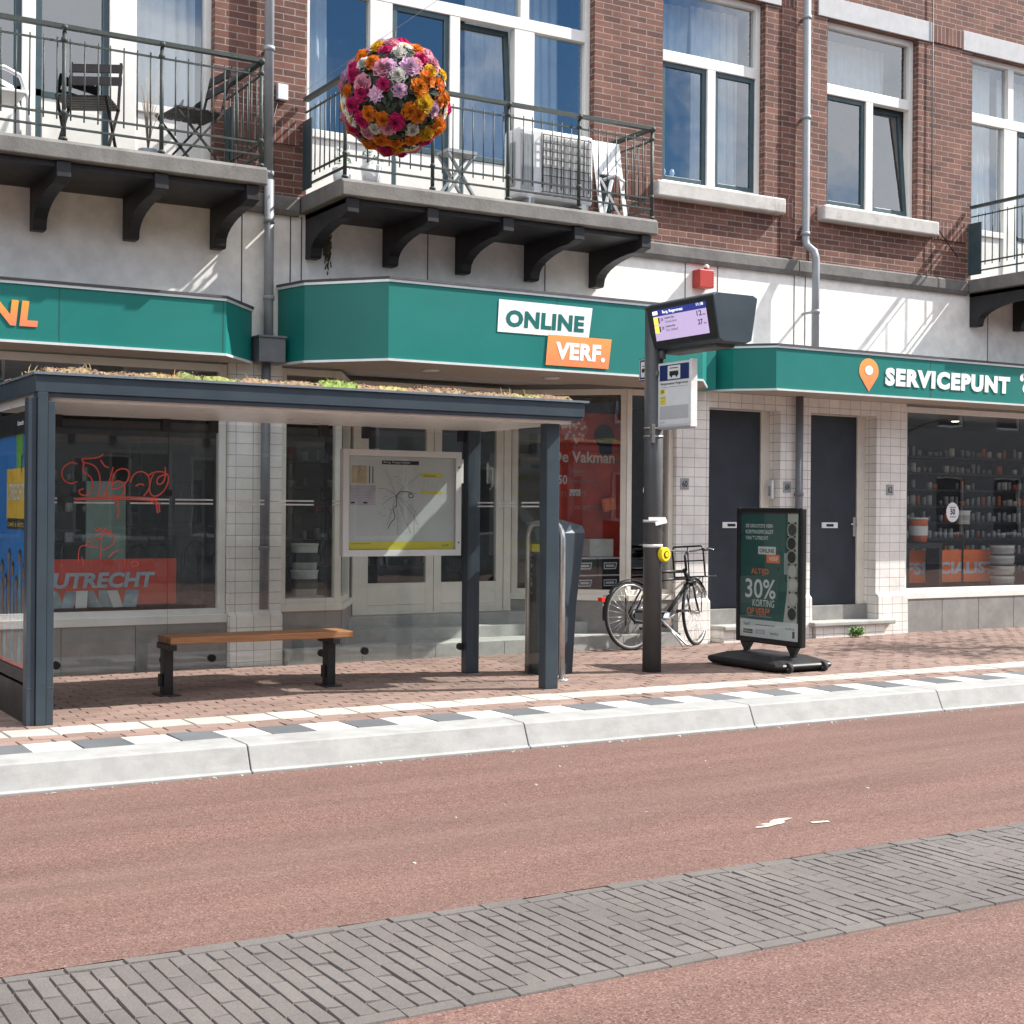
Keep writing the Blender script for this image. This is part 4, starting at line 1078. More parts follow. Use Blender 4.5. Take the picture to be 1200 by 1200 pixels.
# rear and side glass
GY = 10.87
def glasspane(p0, p1, z0, z1):
    s = MB(); s.face([(*p0, z0), (*p1, z0), (*p1, z1), (*p0, z1)]); return obj('glass_panel', s, M['glass_shelter'], sh)
edges = [(2.22, 3.395), (3.405, 4.695), (4.705, 5.97)]
for k, (x0, x1) in enumerate(edges):
    g = glasspane((x0, GY), (x1, GY), .30, 2.20)
    s = MB(); pl = FRONT(0, GY - .003)
    n0 = x0 + .05
    while n0 < x1 - .2:
        for z in (1.575, 1.605): pl.rect(s, n0, n0 + .30, z, z + .012, .001)
        n0 += .42
    obj('safety_stripe', s, M['frost'], g)
    s = MB()
    s.face([(x1 + .003, GY - .004, .30), (x1 + .0065, GY - .004, .30), (x1 + .0065, GY - .004, 2.20), (x1 + .003, GY - .004, 2.20)]); 
    obj('panel_edge', s, M['joint'], g)
    for x in (x0 + .35, x1 - .02):
        s = MB(); s.cyl((x, GY - .02, .385), (x, GY + .02, .385), .03, n=14); obj('glass_clamp', s, M['black'], g)
        s = MB(); s.box(x - .03, x + .03, GY - .03, GY + .03, 2.13, 2.225); obj('glass_clamp', s, M['black'], g)
    if k < 2: s = MB(); s.cyl((x1 + .005, GY - .03, 1.66), (x1 + .005, GY + .03, 1.66), .026, n=14); obj('glass_clamp', s, M['black'], g)
g = glasspane((6.04, 10.80), (6.04, 9.66), .30, 2.20)
s = MB(); pl = SIDE(6.037, 10.80)
for u0 in (.06, .42, .78):
    for z in (1.575, 1.605): pl.rect(s, u0, u0 + .27, z, z + .012, .001)
obj('safety_stripe', s, M['frost'], g)
# tags sprayed on the rear glass
strokes = [[(145,305),(110,295),(70,320),(55,360),(70,400),(110,418),(145,405)], [(290,252),(272,268),(220,276),(165,275),(185,300),(172,350),(205,362),(230,390),(235,440),(200,485),(165,480),(150,455),(180,445)],
 [(185,298),(240,310),(268,350),(275,400),(272,450),(250,500)], [(278,285),(300,320),(320,325)], [(347,325),(330,390),(300,470),(290,495),(325,468),(300,462)], [(340,430),(345,370),(370,340),(400,330),(432,340),(440,370),(420,415),(385,440),(340,452),(340,420),(370,398),(400,408),(415,440),(405,480),(375,495),(345,480)],
 [(445,410),(455,375),(480,352),(515,347),(545,370),(555,410),(548,450),(520,485)], [(475,430),(500,415),(520,425)], [(545,370),(580,350),(630,348),(660,370),(655,420),(630,460),(600,485),(565,488),(548,450),(560,390),(575,365)], [(655,365),(615,370),(590,395),(600,425),(630,412),(642,370),(640,325)],
 [(130,500),(240,494),(350,495),(470,492),(600,500)], [(140,507),(350,500),(590,512)], [(590,510),(592,545),(596,580)], [(605,530),(606,555),(608,575)], [(560,515),(590,535),(612,528)], [(345,505),(385,520),(365,545),(385,560),(370,610)],
 [(275,850),(278,770),(282,700),(320,690),(348,700),(355,740),(335,768),(290,790)], [(245,670),(258,690),(270,660),(290,690),(308,660),(318,700),(335,680)], [(250,700),(290,690),(340,710)], [(190,765),(205,740),(240,727),(280,725)], [(150,855),(152,800),(160,768),(205,760)], [(180,880),(170,830)], [(205,770),(260,772)], [(410,885),(410,850),(415,842)], [(450,882),(485,878),(490,862),(470,850),(445,858),(450,875)], [(320,830),(350,800),(380,790)]]
def pix(x, y, Y):
    d = fw * F_PX + rt * (x - 600) - up * (y - 600); t_ = Y / d.y; return d.x * t_, EYE + d.z * t_
s = MB(); pl = FRONT(0, GY - .003)
def chaikin(p):
    for _ in range(2):
        q = [p[0]]
        for a, c in zip(p, p[1:]): q += [(a[0] * .75 + c[0] * .25, a[1] * .75 + c[1] * .25), (a[0] * .25 + c[0] * .75, a[1] * .25 + c[1] * .75)]
        p = q + [p[-1]]
    return p
for i, st in enumerate(strokes):
    P2 = [pix(60 + x / 4.8, 480 + y / 4.8, GY) for x, y in st]
    pl.line(s, chaikin(P2), .0105 if i < 16 else .008, .001 + i * 3e-4)
obj('graffiti', s, M['graffiti'], sh.children[[c.name.split('.')[0] for c in sh.children].index('glass_panel')])
# network map in its case, fixed to the rear glass
s = MB(); mx0, mx1, mz0, mz1, my = 4.80, 5.885, 1.165, 2.035, 10.80
frame(s, mx0, mx1, mz0, mz1, my - .05, my + .02, .052); s.box(mx0 + .05, mx1 - .05, my - .02, my + .018, mz0 + .05, mz1 - .05); s.box(mx1, mx1 + .035, my - .02, my + .01, mz1 - .26, mz1 - .06)
for z in (mz1 - .13, mz0 + .11): s.cyl((mx1 - .026, my - .054, z), (mx1 - .026, my - .05, z), .008, n=8, mat=1)
mc = obj('map_case', s, [M['mapframe'], M['black']], sh, bev=.004); mc['label'] = 'framed network map with a yellow band along its bottom'
s = MB(); pl = FRONT(mx0 + .055, my - .022, mz0 + .055); W, H = mx1 - mx0 - .11, mz1 - mz0 - .11
pl.rect(s, 0, W, 0, H, .001, 0); pl.rect(s, 0, W, .0, .062, .002, 1); pl.rect(s, .30, .64, H - .062, H - .03, .002, 2); pl.text(s, 'Burg. Reigerstraat', .315, .56, H - .056, H - .035, .003, 0, .01)
pl.rect(s, .03, .165, H - .22, H - .075, .002, 3)
for k in range(9): pl.line(s, [(.035 + random.random() * .12, H - .08 - random.random() * .13), (.035 + random.random() * .12, H - .08 - random.random() * .13)], .003, .003, 4)
for u in (.185, .215): pl.rect(s, u, u + .008, H - .22, H - .08, .002, 2)
for k in range(9): pl.rect(s, .02, .235, H - .25 - k * .018, H - .244 - k * .018, .002, 5)
pl.rect(s, .025, .06, H - .385, H - .372, .003, 2); pl.rect(s, .135, .17, H - .385, H - .372, .003, 2); pl.rect(s, .015, .245, H - .40, H - .235, .0015, 6)
pl.rect(s, .66, .86, H - .165, H - .125, .002, 1); pl.rect(s, .66, .86, H - .30, H - .275, .002, 1); pl.text(s, 'i Informatie', .675, .80, H - .157, H - .137, .003, 2, 0)
for k in range(4): pl.line(s, [(.69 + k * .04, H - .19), (.68 + k * .04, H - .26)], .003, .003, 5)
cx, cyy = .43, .44
ends = [((.27, .50), (.36, .495)), ((.33, .66), (.39, .53)), ((.52, .68), (.52, .56)), ((.66, .63), (.55, .55)), ((.62, .46), (.53, .48)), ((.57, .13), (.50, .28)), ((.35, .20), (.40, .34)), ((.62, .30), (.52, .40)), ((.45, .12), (.44, .3)), ((.30, .36), (.37, .42)), ((.64, .20), (.56, .33))]
for (a, m_) in ends: pl.line(s, chaikin([(cx, cyy), m_, a]), .004, .003, 4)
pl.line(s, chaikin([(cx, cyy), (.47, .48), (.55, .475), (.60, .44), (.56, .42), (.54, .45), (.57, .46)]), .006, .0032, 2)
pl.line(s, chaikin([(cx, cyy), (.44, .36), (.40, .33), (.43, .26), (.38, .22), (.36, .17)]), .005, .0032, 2); pl.line(s, [(.60, .06), (.60, .32)], .003, .003, 4)
for k in range(130):
    u, v = random.gauss(.44, .12), random.gauss(.38, .16)
    if .26 < u < .68 and .08 < v < H - .08: pl.line(s, [(u, v), (u + random.uniform(.008, .03), v + random.uniform(-.006, .006))], .003, .0028, 5)
pl.text(s, 'U-OV', W - .115, W - .05, .022, .042, .003, 2, .01); pl.line(s, [(.03, .048), (.20, .048)], .003, .003, 2)
obj('map_sheet', s, [simple('map_paper', (.60, .60, .61), .5, var=.02), M['yellowprint'], M['inkblack'], M['tan'], M['greyprint'], simple('light_ink', (.42, .42, .44), .5), M['lilac']], mc)
s = MB(); s.face([(mx0 + .05, my - .046, mz0 + .05), (mx1 - .05, my - .046, mz0 + .05), (mx1 - .05, my - .046, mz1 - .05), (mx0 + .05, my - .046, mz1 - .05)]); obj('pane', s, M['glass_shelter'], mc)

# bench under the roof
bn = thing('bench', 'bench with warm brown wooden seat on two black posts, under the shelter roof', 'bench', (4.02, 10.55, PAVE))
s = MB()
for k in range(3): s.box(3.28, 4.74, 10.40 + k * .104, 10.50 + k * .104, .545, .597)
obj('seat', s, M['wood'], bn, bev=.006)
for x in (3.30, 4.60):
    s = MB(); s.box(x - .035, x + .035, 10.50, 10.60, PAVE, .50); s.box(x - .03, x + .03, 10.40, 10.71, .50, .543); s.box(x - .075, x + .075, 10.44, 10.66, PAVE, PAVE + .012)
    obj('leg', s, M['blackmetal'], bn, bev=.004)
    s = MB(); s.box(x - .06, x - .036, 10.53, 10.57, .23, .32) ; obj('bracket', s, M['blackmetal'], bn)

# litter bin and guard hoop behind the front post
lb = thing('litter_bin', 'tall slate-blue litter bin with yellow band, beside the bus shelter', 'litter bin', (6.68, 10.55, PAVE))
bx0, bx1, by0, by1 = 6.47, 6.80, 10.40, 10.66
s = MB()
def ring(z, e, f=0): return [(bx0, by0 - e * .3, z), ((bx0 + bx1) / 2, by0 - e * .3 - .05, z), (bx1 + e, by0 - e * .3 + .02, z), (bx1 + e, by1, z), (bx0, by1, z)]
lv = [ring(PAVE, 0), ring(.75, .03), ring(1.36, .10)]; top = [(bx0, by0, 1.45), ((bx0 + bx1) / 2, by0 - .05, 1.475), (bx1 + .09, by0 + .02, 1.42), (bx1 + .09, by1, 1.42), (bx0, by1, 1.45)]
lv.append(top); v = sum(lv, []); fs = []
for i in range(3):
    for j in range(5): fs.append((i * 5 + j, i * 5 + (j + 1) % 5, i * 5 + 5 + (j + 1) % 5, i * 5 + 5 + j))
fs.append((15, 16, 17, 18, 19)); s.idx(v, fs)
obj('body', s, M['shelter'], lb, bev=.006)
s = MB(); pl = SIDE(bx0 - .001, by1); pl.rect(s, .0, .25, 1.20, 1.265, .002, 0); pl.rect(s, .01, .25, .20, 1.19, .001, 2)
for z in (1.06, .90): pl.text(s, 'G', .03, .11, z, z + .08, .003, 1, .02); pl.rect(s, .03, .11, z + .10, z + .115, .003, 1)
pl.rect(s, .03, .11, .84, .855, .003, 1)
obj('front_print', s, [M['yellowprint'], M['paper'], M['disc_dark']], lb)
s = MB(); s.box(6.63, 6.64, by0 - .054, by0 - .045, PAVE + .01, 1.44); obj('seam', s, M['joint'], lb)
gh = MB(); hx = 6.44; zt = 1.44
pts = [(hx, 10.03, PAVE), (hx, 10.03, zt - .12)] + [(hx, 10.03 + .12 * (1 - math.cos(a)), zt - .12 + .12 * math.sin(a)) for a in (R(25), R(50), R(75), R(90))] + [(hx, 10.45, zt)] + [(hx, 10.45 + .12 * math.sin(a), zt - .12 + .12 * math.cos(a)) for a in (R(20), R(45), R(70), R(90))] + [(hx, 10.57, PAVE)]
gh.tube(pts, .024, 12); gh.lathe([(0, .01), (.06, .01), (.06, 0)], (hx, 10.03, PAVE + .001), 14)
tag(obj('guard_hoop', gh, M['steel']), 'bent bare-steel hoop standing between the shelter post and the litter bin', 'guard hoop')

# ------------------------------------------------------------------ bus stop pole
px_, py_ = 7.475, 10.2
bp = thing('bus_stop_pole', 'dark bus stop pole with departure screen, timetable board and yellow button', 'bus stop', (px_, py_, PAVE))
s = MB(); s.cyl((px_, py_, PAVE), (px_, py_, 3.30), .082, n=32); s.lathe([(.086, 0), (.086, .02), (.0, .03)], (px_, py_, 3.295), 24); obj('pole', s, M['polemat'], bp)
# display box: two tilted screens back to back
dy0, dy1 = 9.26, 10.17; xc = 7.60
s = MB()
pr = [(xc - .235, 3.31), (xc - .18, 3.335), (xc + .18, 3.335), (xc + .235, 3.31), (xc + .175, 2.955), (xc + .12, 2.93), (xc - .12, 2.93), (xc - .165, 2.955)]
s.prism(pr, 'y', dy0, dy1)
dsp = obj('display', s, M['shelter'], bp, bev=.008)
a = Vector((xc - .166, 0, 2.965)); c = Vector((xc - .233, 0, 3.30)); V_ = (c - a).normalized(); H = (c - a).length
pl = Plane((a.x, dy1, a.z), (0, -1, 0), V_); W = dy1 - dy0
s = MB(); pl.slab(s, .008, W - .008, .0, H, -.004, .008); obj('screen_bezel', s, M['black'], dsp, bev=.003)
scr = emit_mat('lit_screen_lilac', (.40, .32, .50), .55); scn = emit_mat('lit_screen_navy', (.02, .025, .16), .6); sct = emit_mat('lit_screen_white', (.8, .8, .85), .8); sca = emit_mat('lit_screen_amber', (.85, .52, .06), .8)
s = MB(); u0_, u1_ = .085, W - .10; v0_, v1_ = .045, H - .035
pl.rect(s, u0_, u1_, v0_, v1_, .009, 0); pl.rect(s, u0_, u1_, v1_ - .055, v1_, .0095, 1)
pl.text(s, 'Burg. Reigerstraat', u0_ + .14, u0_ + .42, v1_ - .045, v1_ - .012, .0105, 2, .01); pl.text(s, '11:18', u1_ - .12, u1_ - .03, v1_ - .027, v1_ - .003, .0105, 2, .01); pl.rect(s, u0_, u0_ + .07, v1_ - .04, v1_ - .01, .0105, 2)
for k, (num, mins, l2) in enumerate((('28', '12', 'Centraal Station'), ('28', '27', 'De Uithof'))):
    v = v1_ - .105 - k * .072
    pl.rect(s, u0_ + .005, u0_ + .062, v - .018, v + .045, .0100, 3); pl.rect(s, u0_ + .066, u0_ + .085, v - .012, v + .036, .0100, 4)
    pl.text(s, num, u0_ + .10, u0_ + .135, v + .005, v + .030, .0105, 4, .01); pl.text(s, 'Leidsche Rijn', u0_ + .155, u0_ + .29, v + .014, v + .036, .0105, 4, .02); pl.text(s, l2, u0_ + .16, u0_ + .32, v - .014, v + .006, .0105, 4, .0)
    pl.text(s, mins, u1_ - .13, u1_ - .065, v - .004, v + .04, .0105, 4, .02); pl.text(s, 'min', u1_ - .055, u1_ - .02, v - .004, v + .012, .0105, 4, .01)
    pl.rect(s, u0_, u1_, v - .026, v - .0245, .0100, 5)
obj('screen', s, [scr, scn, sct, sca, M['inkblack'], emit_mat('lit_screen_grey', (.36, .30, .46), .6)], dsp)
s = MB(); s.box(xc - .1, xc + .09, dy0 + .12, dy1 - .05, 2.905, 2.93); s.cyl((px_, py_ - .12, 2.86), (px_, py_ - .12, 2.93), .03, n=12); s.box(px_ - .05, xc + .1, py_ - .06, py_ + .06, 2.95, 3.2)
obj('display_bracket', s, M['polemat'], dsp)
# timetable case
s = MB(); tx = 7.49; s.box(tx - .03, tx + .03, 9.665, 10.12, 2.27, 2.82); s.box(tx - .034, tx + .034, 9.655, 9.668, 2.26, 2.83, 1); s.box(tx - .03, tx + .03, 9.668, 10.12, 2.252, 2.27, 2)
tc = obj('timetable_case', s, [M['mapframe'], M['tapewhite'], M['greyplastic']], bp, bev=.004)
s = MB(); pl = SIDE(tx - .03, 10.105, 2.29); W = .43; H = .52
pl.rect(s, 0, W, 0, H, .001, 0); pl.rect(s, .01, W - .01, H - .145, H - .01, .002, 1); pl.rect(s, .125, .30, H - .135, H - .02, .003, 0)
def bus_icon(pl, s, u, v, k, m, h):
    pl.rect(s, u - .05 * k, u + .05 * k, v - .018 * k, v + .012 * k, h, m); pl.disc(s, u - .028 * k, v - .02 * k, .011 * k, h, m, 10); pl.disc(s, u + .03 * k, v - .02 * k, .011 * k, h, m, 10)
    pl.rect(s, u - .045 * k, u + .045 * k, v + .030 * k, v + .036 * k, h, m)
bus_icon(pl, s, .213, H - .083, 1.25, 2, .004)
pl.text(s, 'Burgemeester Reigerstraat', .03, W - .02, H - .185, H - .16, .003, 2, .012); pl.line(s, [(.02, H - .20), (W - .02, H - .20)], .003, .003, 3)
pl.rect(s, .02, .085, H - .255, H - .215, .003, 4); pl.rect(s, .02, .10, H - .345, H - .275, .003, 4); pl.text(s, '28', .035, .07, H - .248, H - .222, .004, 2, .01); pl.line(s, [(.03, H - .29), (.09, H - .29)], .006, .004, 3); pl.line(s, [(.03, H - .32), (.08, H - .32)], .006, .004, 3)
pl.rect(s, .015, W - .015, .045, H - .36, .0015, 5); pl.text(s, 'U-OV', .02, .09, .012, .03, .003, 3, 0)
obj('timetable', s, [M['paper'], M['navy'], M['inkblack'], M['greyprint'], M['yellowprint'], simple('timetable_grey', (.46, .47, .48), .35, var=.02)], tc)
s = MB(); s.box(px_ - .005, px_ + .06, py_ - .13, py_ - .06, 2.36, 2.58, 0); s.box(px_ - .04, px_ + .07, py_ - .10, py_ - .08, 2.72, 2.76); s.box(px_ - .095, px_ - .06, py_ - .105, py_ - .07, 2.14, 2.30)
s.cyl((px_, py_, 2.19), (px_, py_, 2.205), .088, n=24); s.cyl((px_, py_, 2.26), (px_, py_, 2.275), .088, n=24)
obj('case_bracket', s, M['steel'], tc)
# small stop sign on the other side
s = MB(); s.box(px_ - .012, px_ + .012, 10.225, 10.405, 2.69, 2.885); sg = obj('stop_sign', s, M['navy'], bp, bev=.003)
s = MB(); pl = SIDE(px_ - .012, 10.405, 2.69); pl.rect(s, .008, .172, .008, .187, .001, 0); pl.rect(s, .014, .166, .014, .181, .0015, 1); pl.rect(s, .03, .15, .03, .165, .002, 0); bus_icon(pl, s, .09, .095, .95, 2, .003)
obj('sign_face', s, [M['paper'], M['navy'], M['inkblack']], sg)
s = MB(); s.cyl((px_, py_, 1.24), (px_, py_, 1.266), .086, n=28); obj('tape', s, M['tapewhite'], bp)
s = MB(); s.cyl((px_, py_, 1.455), (px_, py_, 1.477), .086, n=28)
s.box(px_ - .11, px_ + .07, py_ - .092, py_ - .084, 1.47, 1.50); s.obox((px_ + .02, py_ - .092, 1.455), (.06, 0, .012), (0, .004, 0), (-.004, 0, .016))
obj('tape', s, M['tapewhite'], bp)
bu = MB(); bc = Vector((px_ + .04, py_ - .08, 1.18)); nrm = Vector((.25, -1, 0)).normalized()
bu.tube([bc, bc + nrm * .05], .062, 24); o = obj('button', bu, M['yellow'], bp, bev=.008)
s = MB(); s.tube([bc + nrm * .05, bc + nrm * .056], .03, 18, 0); s.tube([bc + nrm * .056, bc + nrm * .058], .022, 18, 1); obj('button_ring', s, [M['inkblack'], M['yellow']], o)

# ------------------------------------------------------------------ advertising swing board
sb = thing('advertising_board', 'black-framed swing board advertising 30% KORTING on the pavement', 'advertising board', (8.665, 10.04, PAVE))
bxp = 8.665; b0, b1 = 10.485, 9.595; zb, zt = .365, 1.59
s = MB()
s.box(bxp - .03, bxp + .03, b1, b1 + .05, zb, zt); s.box(bxp - .03, bxp + .03, b0 - .05, b0, zb, zt); s.box(bxp - .03, bxp + .03, b1 + .05, b0 - .05, zt - .05, zt); s.box(bxp - .03, bxp + .03, b1 + .05, b0 - .05, zb, zb + .05); s.box(bxp - .012, bxp + .012, b1 + .05, b0 - .05, zb + .05, zt - .05)
fr = obj('frame', s, M['posterframe'], sb, bev=.012)
s = MB(); pl = SIDE(bxp - .0125, b0 - .045, zb + .045); W = b0 - b1 - .09; H = zt - zb - .09
pl.rect(s, 0, W, 0, H, .001, 0); pl.rect(s, 0, W, 0, .165, .002, 1)
strip = [(W - .20, .165), (W - .04, .165), (W, .60), (W - .0, H), (W - .155, H), (W - .16, .75), (W - .19, .72), (W - .195, .60), (W - .155, .58), (W - .15, .42)]
pl.poly(s, [(W - .205, .165), (W - .03, .165), (W - .02, H), (W - .155, H), (W - .155, .45)], .002, 2); pl.rect(s, W - .20, W - .15, .59, .78, .0021, 5)
for k, v in enumerate((.245, .375, .505, .62, .745, .865, .985)):
    u = W - .092 + .012 * math.sin(k); pl.disc(s, u, v, .066, .003 + k * 1e-4, 6, 22); pl.disc(s, u, v, .053, .0042, 3 if k in (0, 4, 5) else (2 if k < 5 else 7), 20)
    for sg_ in (-1, 1): pl.poly(s, [(u + sg_ * .055, v + .075), (u + sg_ * .02, v + .06), (u + sg_ * .055, v + .045)], .0045, 3)
pl.text(s, 'DÉ GROOTSTE VERF-', .075, .455, H - .135, H - .095, .003, 1, .02); pl.text(s, 'KORTINGSPECIALIST', .075, .455, H - .19, H - .155, .003, 1, .02); pl.text(s, "VAN 'T UTRECHT", .075, .385, H - .245, H - .21, .003, 1, .02)
pl.rect(s, .25, .49, H - .375, H - .305, .003, 1); pl.text(s, 'ONLINE', .27, .47, H - .36, H - .322, .004, 3, .02); pl.rect(s, .365, .545, H - .45, H - .375, .0035, 4); pl.text(s, 'VERF', .395, .52, H - .432, H - .395, .0045, 1, .02)
pl.text(s, 'ALTIJD', .155, .395, H - .57, H - .505, .003, 4, .015); pl.text(s, '30%', .075, .49, H - .775, H - .60, .003, 1, .012); pl.text(s, 'KORTING', .175, .475, H - .85, H - .785, .003, 1, .012, .1); pl.text(s, 'OP VERF*', .10, .415, H - .93, H - .86, .003, 4, .015, .1)
pl.text(s, '* vraag naar de voorwaarden', .08, .44, .19, .203, .003, 1, 0)
pl.text(s, 'Verf', .05, .14, .105, .14, .003, 3, .01); pl.line(s, [(.22, .12), (.48, .12)], .006, .003, 7); pl.text(s, 'online', .62, .74, .10, .125, .003, 7, 0); pl.rect(s, .05, .18, .035, .075, .003, 3); pl.rect(s, .22, .35, .035, .08, .003, 8); pl.text(s, 'lakken', .06, .17, .045, .065, .004, 1, 0); pl.text(s, 'beits', .24, .33, .047, .068, .004, 1, 0); pl.text(s, 'beits', .42, .53, .04, .07, .003, 3, 0); pl.rect(s, W - .085, W - .055, .03, .09, .003, 3)
obj('poster', s, [M['postergreen'], M['paper'], M['beige'], M['inkblack'], M['orange_flat'], simple('slate_print', (.30, .34, .36), .5), simple('ring_print', (.34, .33, .30), .5), M['disc_dark'], M['lilac']], fr)
s = MB(); s.face([(bxp - .022, b0 - .05, zb + .05), (bxp - .022, b1 + .05, zb + .05), (bxp - .022, b1 + .05, zt - .05), (bxp - .022, b0 - .05, zt - .05)]); obj('cover_sheet', s, M['glass_shelter'], fr)
s = MB(); pl = SIDE(bxp + .0125, b0)
s.face([(bxp + .0125, b1 + .05, zb + .05), (bxp + .0125, b0 - .05, zb + .05), (bxp + .0125, b0 - .05, zt - .05), (bxp + .0125, b1 + .05, zt - .05)]); obj('rear_sheet', s, M['postergreen'], fr)
for y in (b0 - .13, b1 + .13):
    s = MB(); s.box(bxp - .02, bxp + .02, y - .03, y + .03, .265, zb + .005); s.prism([(y - .075, zb), (y + .075, zb), (y + .03, zb - .06), (y - .03, zb - .06)][::-1], 'x', bxp - .024, bxp + .024)
    obj('spring_foot', s, M['black'], sb, bev=.006)
# water-filled base with two wheels
s = MB(); hw, hl = .33, .50
def bring(z, e): return [(bxp - hw + e, 10.035 - hl + e * 1.6 + .05, z), (bxp - hw + e + .05, 10.035 - hl + e * 1.6, z), (bxp + hw - e - .05, 10.035 - hl + e * 1.6, z), (bxp + hw - e, 10.035 - hl + e * 1.6 + .05, z), (bxp + hw - e, 10.035 + hl - e * 1.2, z), (bxp - hw + e, 10.035 + hl - e * 1.2, z)]
lv = [bring(PAVE + .012, .03), bring(PAVE + .05, 0), bring(PAVE + .075, .01), bring(PAVE + .125, .13)]; v = sum(lv, []); fs = [(5, 4, 3, 2, 1, 0)]
for i in range(3):
    for j in range(6): fs.append((i * 6 + j, i * 6 + (j + 1) % 6, i * 6 + 6 + (j + 1) % 6, i * 6 + 6 + j))
fs.append(tuple(range(18, 24))); s.idx(v, fs); obj('base', s, M['black'], sb, bev=.015)
for x in (bxp - .20, bxp + .20):
    s = MB(); s.cyl((x - .02, 9.56, PAVE + .045), (x + .02, 9.56, PAVE + .045), .043, n=18); s.cyl((x - .022, 9.56, PAVE + .045), (x + .022, 9.56, PAVE + .045), .018, n=12, mat=1); obj('wheel', s, [M['rubber'], M['greyplastic']], sb)

# ------------------------------------------------------------------ bicycle (local x = travel direction)
bk = thing('bicycle', 'black city bicycle with a front carrier, leaning by the tiled pier', 'bicycle', (8.43, 11.84, PAVE))
bk.rotation_euler = (R(-4), 0, R(8))
WR = .345; WB = .98
def wheel(par, cx, steer=0):
    w = bpy.data.objects.new('wheel', None); COL.objects.link(w); w.parent = par; w.location = (cx, 0, WR); w.rotation_euler = (0, 0, steer)
    w.empty_display_size = .1
    s = MB(); s.tube([((WR - .018) * math.cos(a), 0, (WR - .018) * math.sin(a)) for a in [2 * PI * k / 48 for k in range(48)]], .018, 8, closed=True); obj('tyre', s, M['rubber'], w, local=True)
    s = MB(); s.lathe([(WR - .035, -.012), (WR - .030, -.014), (WR - .030, .014), (WR - .035, .012), (WR - .046, 0), (WR - .035, -.012)], (0, 0, 0), 48, axis='y'); obj('rim', s, M['steel'], w, local=True)
    s = MB()
    for k in range(28):
        a = 2 * PI * k / 28; h = .025 if k % 2 else -.025; a2 = a + (.5 if (k // 2) % 2 else -.5)
        s.cyl((.022 * math.cos(a2), h, .022 * math.sin(a2)), ((WR - .04) * math.cos(a), 0, (WR - .04) * math.sin(a)), .0014, n=5)
    s.cyl((0, -.05, 0), (0, .05, 0), .022, n=12); obj('spokes', s, M['chrome'], w, local=True)
    return w
wheel(bk, 0)
def lobj(n, s, m, par=bk, **k): return obj(n, s, m, par, local=True, **k)
HT = (WB - .19, 0, .80); HB = (WB - .13, 0, .64); BBp = (.45, 0, .29); ST = (.30, 0, .84)
s = MB(); s.tube([BBp, (WB - .14, 0, .66)], .019, 12); s.tube([BBp, ST], .017, 12); s.tube([(.325, 0, .775), (WB - .175, 0, .775)], .016, 12); s.tube([(.335, 0, .69), (WB - .155, 0, .70)], .013, 10)
s.tube([HT, HB], .022, 12)
for y in (-.05, .05): s.tube([(0, y, WR), (.2, y * .9, .32), (.45, y * .5, .29)], .010, 8); s.tube([(0, y, WR), (.31, y * .5, .76)], .009, 8)
s.cyl((.45, -.04, .29), (.45, .04, .29), .028, n=14); fr_b = lobj('frame', s, M['blackmetal'])
# steered front end
fk = bpy.data.objects.new('front_fork', None); COL.objects.link(fk); fk.parent = bk; fk.location = (WB - .13, 0, 0); fk.rotation_euler = (0, 0, R(23)); fk.empty_display_size = .1
s = MB(); fo_ = .13
for y in (-.045, .045): s.tube([(0, y, .63), (.05, y, .50), (fo_, y, WR)], .011, 8)
s.box(-.02, .03, -.055, .055, .62, .65); s.tube([(-.06, 0, .78), (-.085, 0, .93), (-.02, 0, .97)], .013, 10); lobj('fork', s, M['blackmetal'], fk)
wf = wheel(fk, fo_, 0)
s = MB(); s.tube([(-.25, -.27, .985), (-.13, -.27, .99), (-.02, -.20, 1.0), (.02, -.06, .98), (.02, .06, .98), (-.02, .20, 1.0), (-.13, .27, .99), (-.25, .27, .985)], .011, 10); s.tube([(-.02, -.2, 1.0), (.06, -.23, 1.0), (.04, -.27, .985)], .005, 6); lobj('handlebar', s, M['steel'], fk)
s = MB()
for y in (-.27, .27): s.tube([(-.27, y, .985), (-.13, y, .99)], .017, 10)
lobj('grips', s, M['saddle'], fk)
s = MB()      # carrier: floor of slats and an upright back frame
for k in range(5): s.tube([(.02, -.16 + k * .08, .715), (.36, -.16 + k * .08, .715)], .009, 6)
for x in (.02, .36): s.tube([(x, -.17, .715), (x, .17, .715)], .009, 6)
s.tube([(.03, -.17, .72), (.0, -.17, 1.0), (.0, -.15, 1.03), (.0, .15, 1.03), (.0, .17, 1.0), (.03, .17, .72)], .010, 8); s.tube([(.012, -.17, .88), (.012, .17, .88)], .008, 6); s.tube([(.01, 0, .72), (.0, 0, 1.03)], .008, 6)
for y in (-.07, .07): s.tube([(.22, y, .71), (fo_, y, WR)], .006, 6)
lobj('carrier', s, M['blackmetal'], fk)
s = MB(); s.sphere((.10, 0, .655), .042, 12); lobj('lamp', s, M['black'], fk)
s = MB(); s.tube([(.30, 0, .84), (.285, 0, .90)], .014, 10); lobj('seat_post', s, M['steel'])
s = MB(); s.grid(lambda u, v: (.14 + .27 * u, (.085 * (1 - u) ** 1.2 + .018) * math.sin(PI * (v * 2 - .5)) , .935 + .03 * math.cos(PI * 2 * (v - .25) ) * .9 + .015 * (1 - u) ** 2), 10, 16)
s.tube([(.17, -.04, .905), (.38, 0, .91)], .005, 6); s.tube([(.17, .04, .905), (.38, 0, .91)], .005, 6); lobj('saddle', s, M['saddle'])
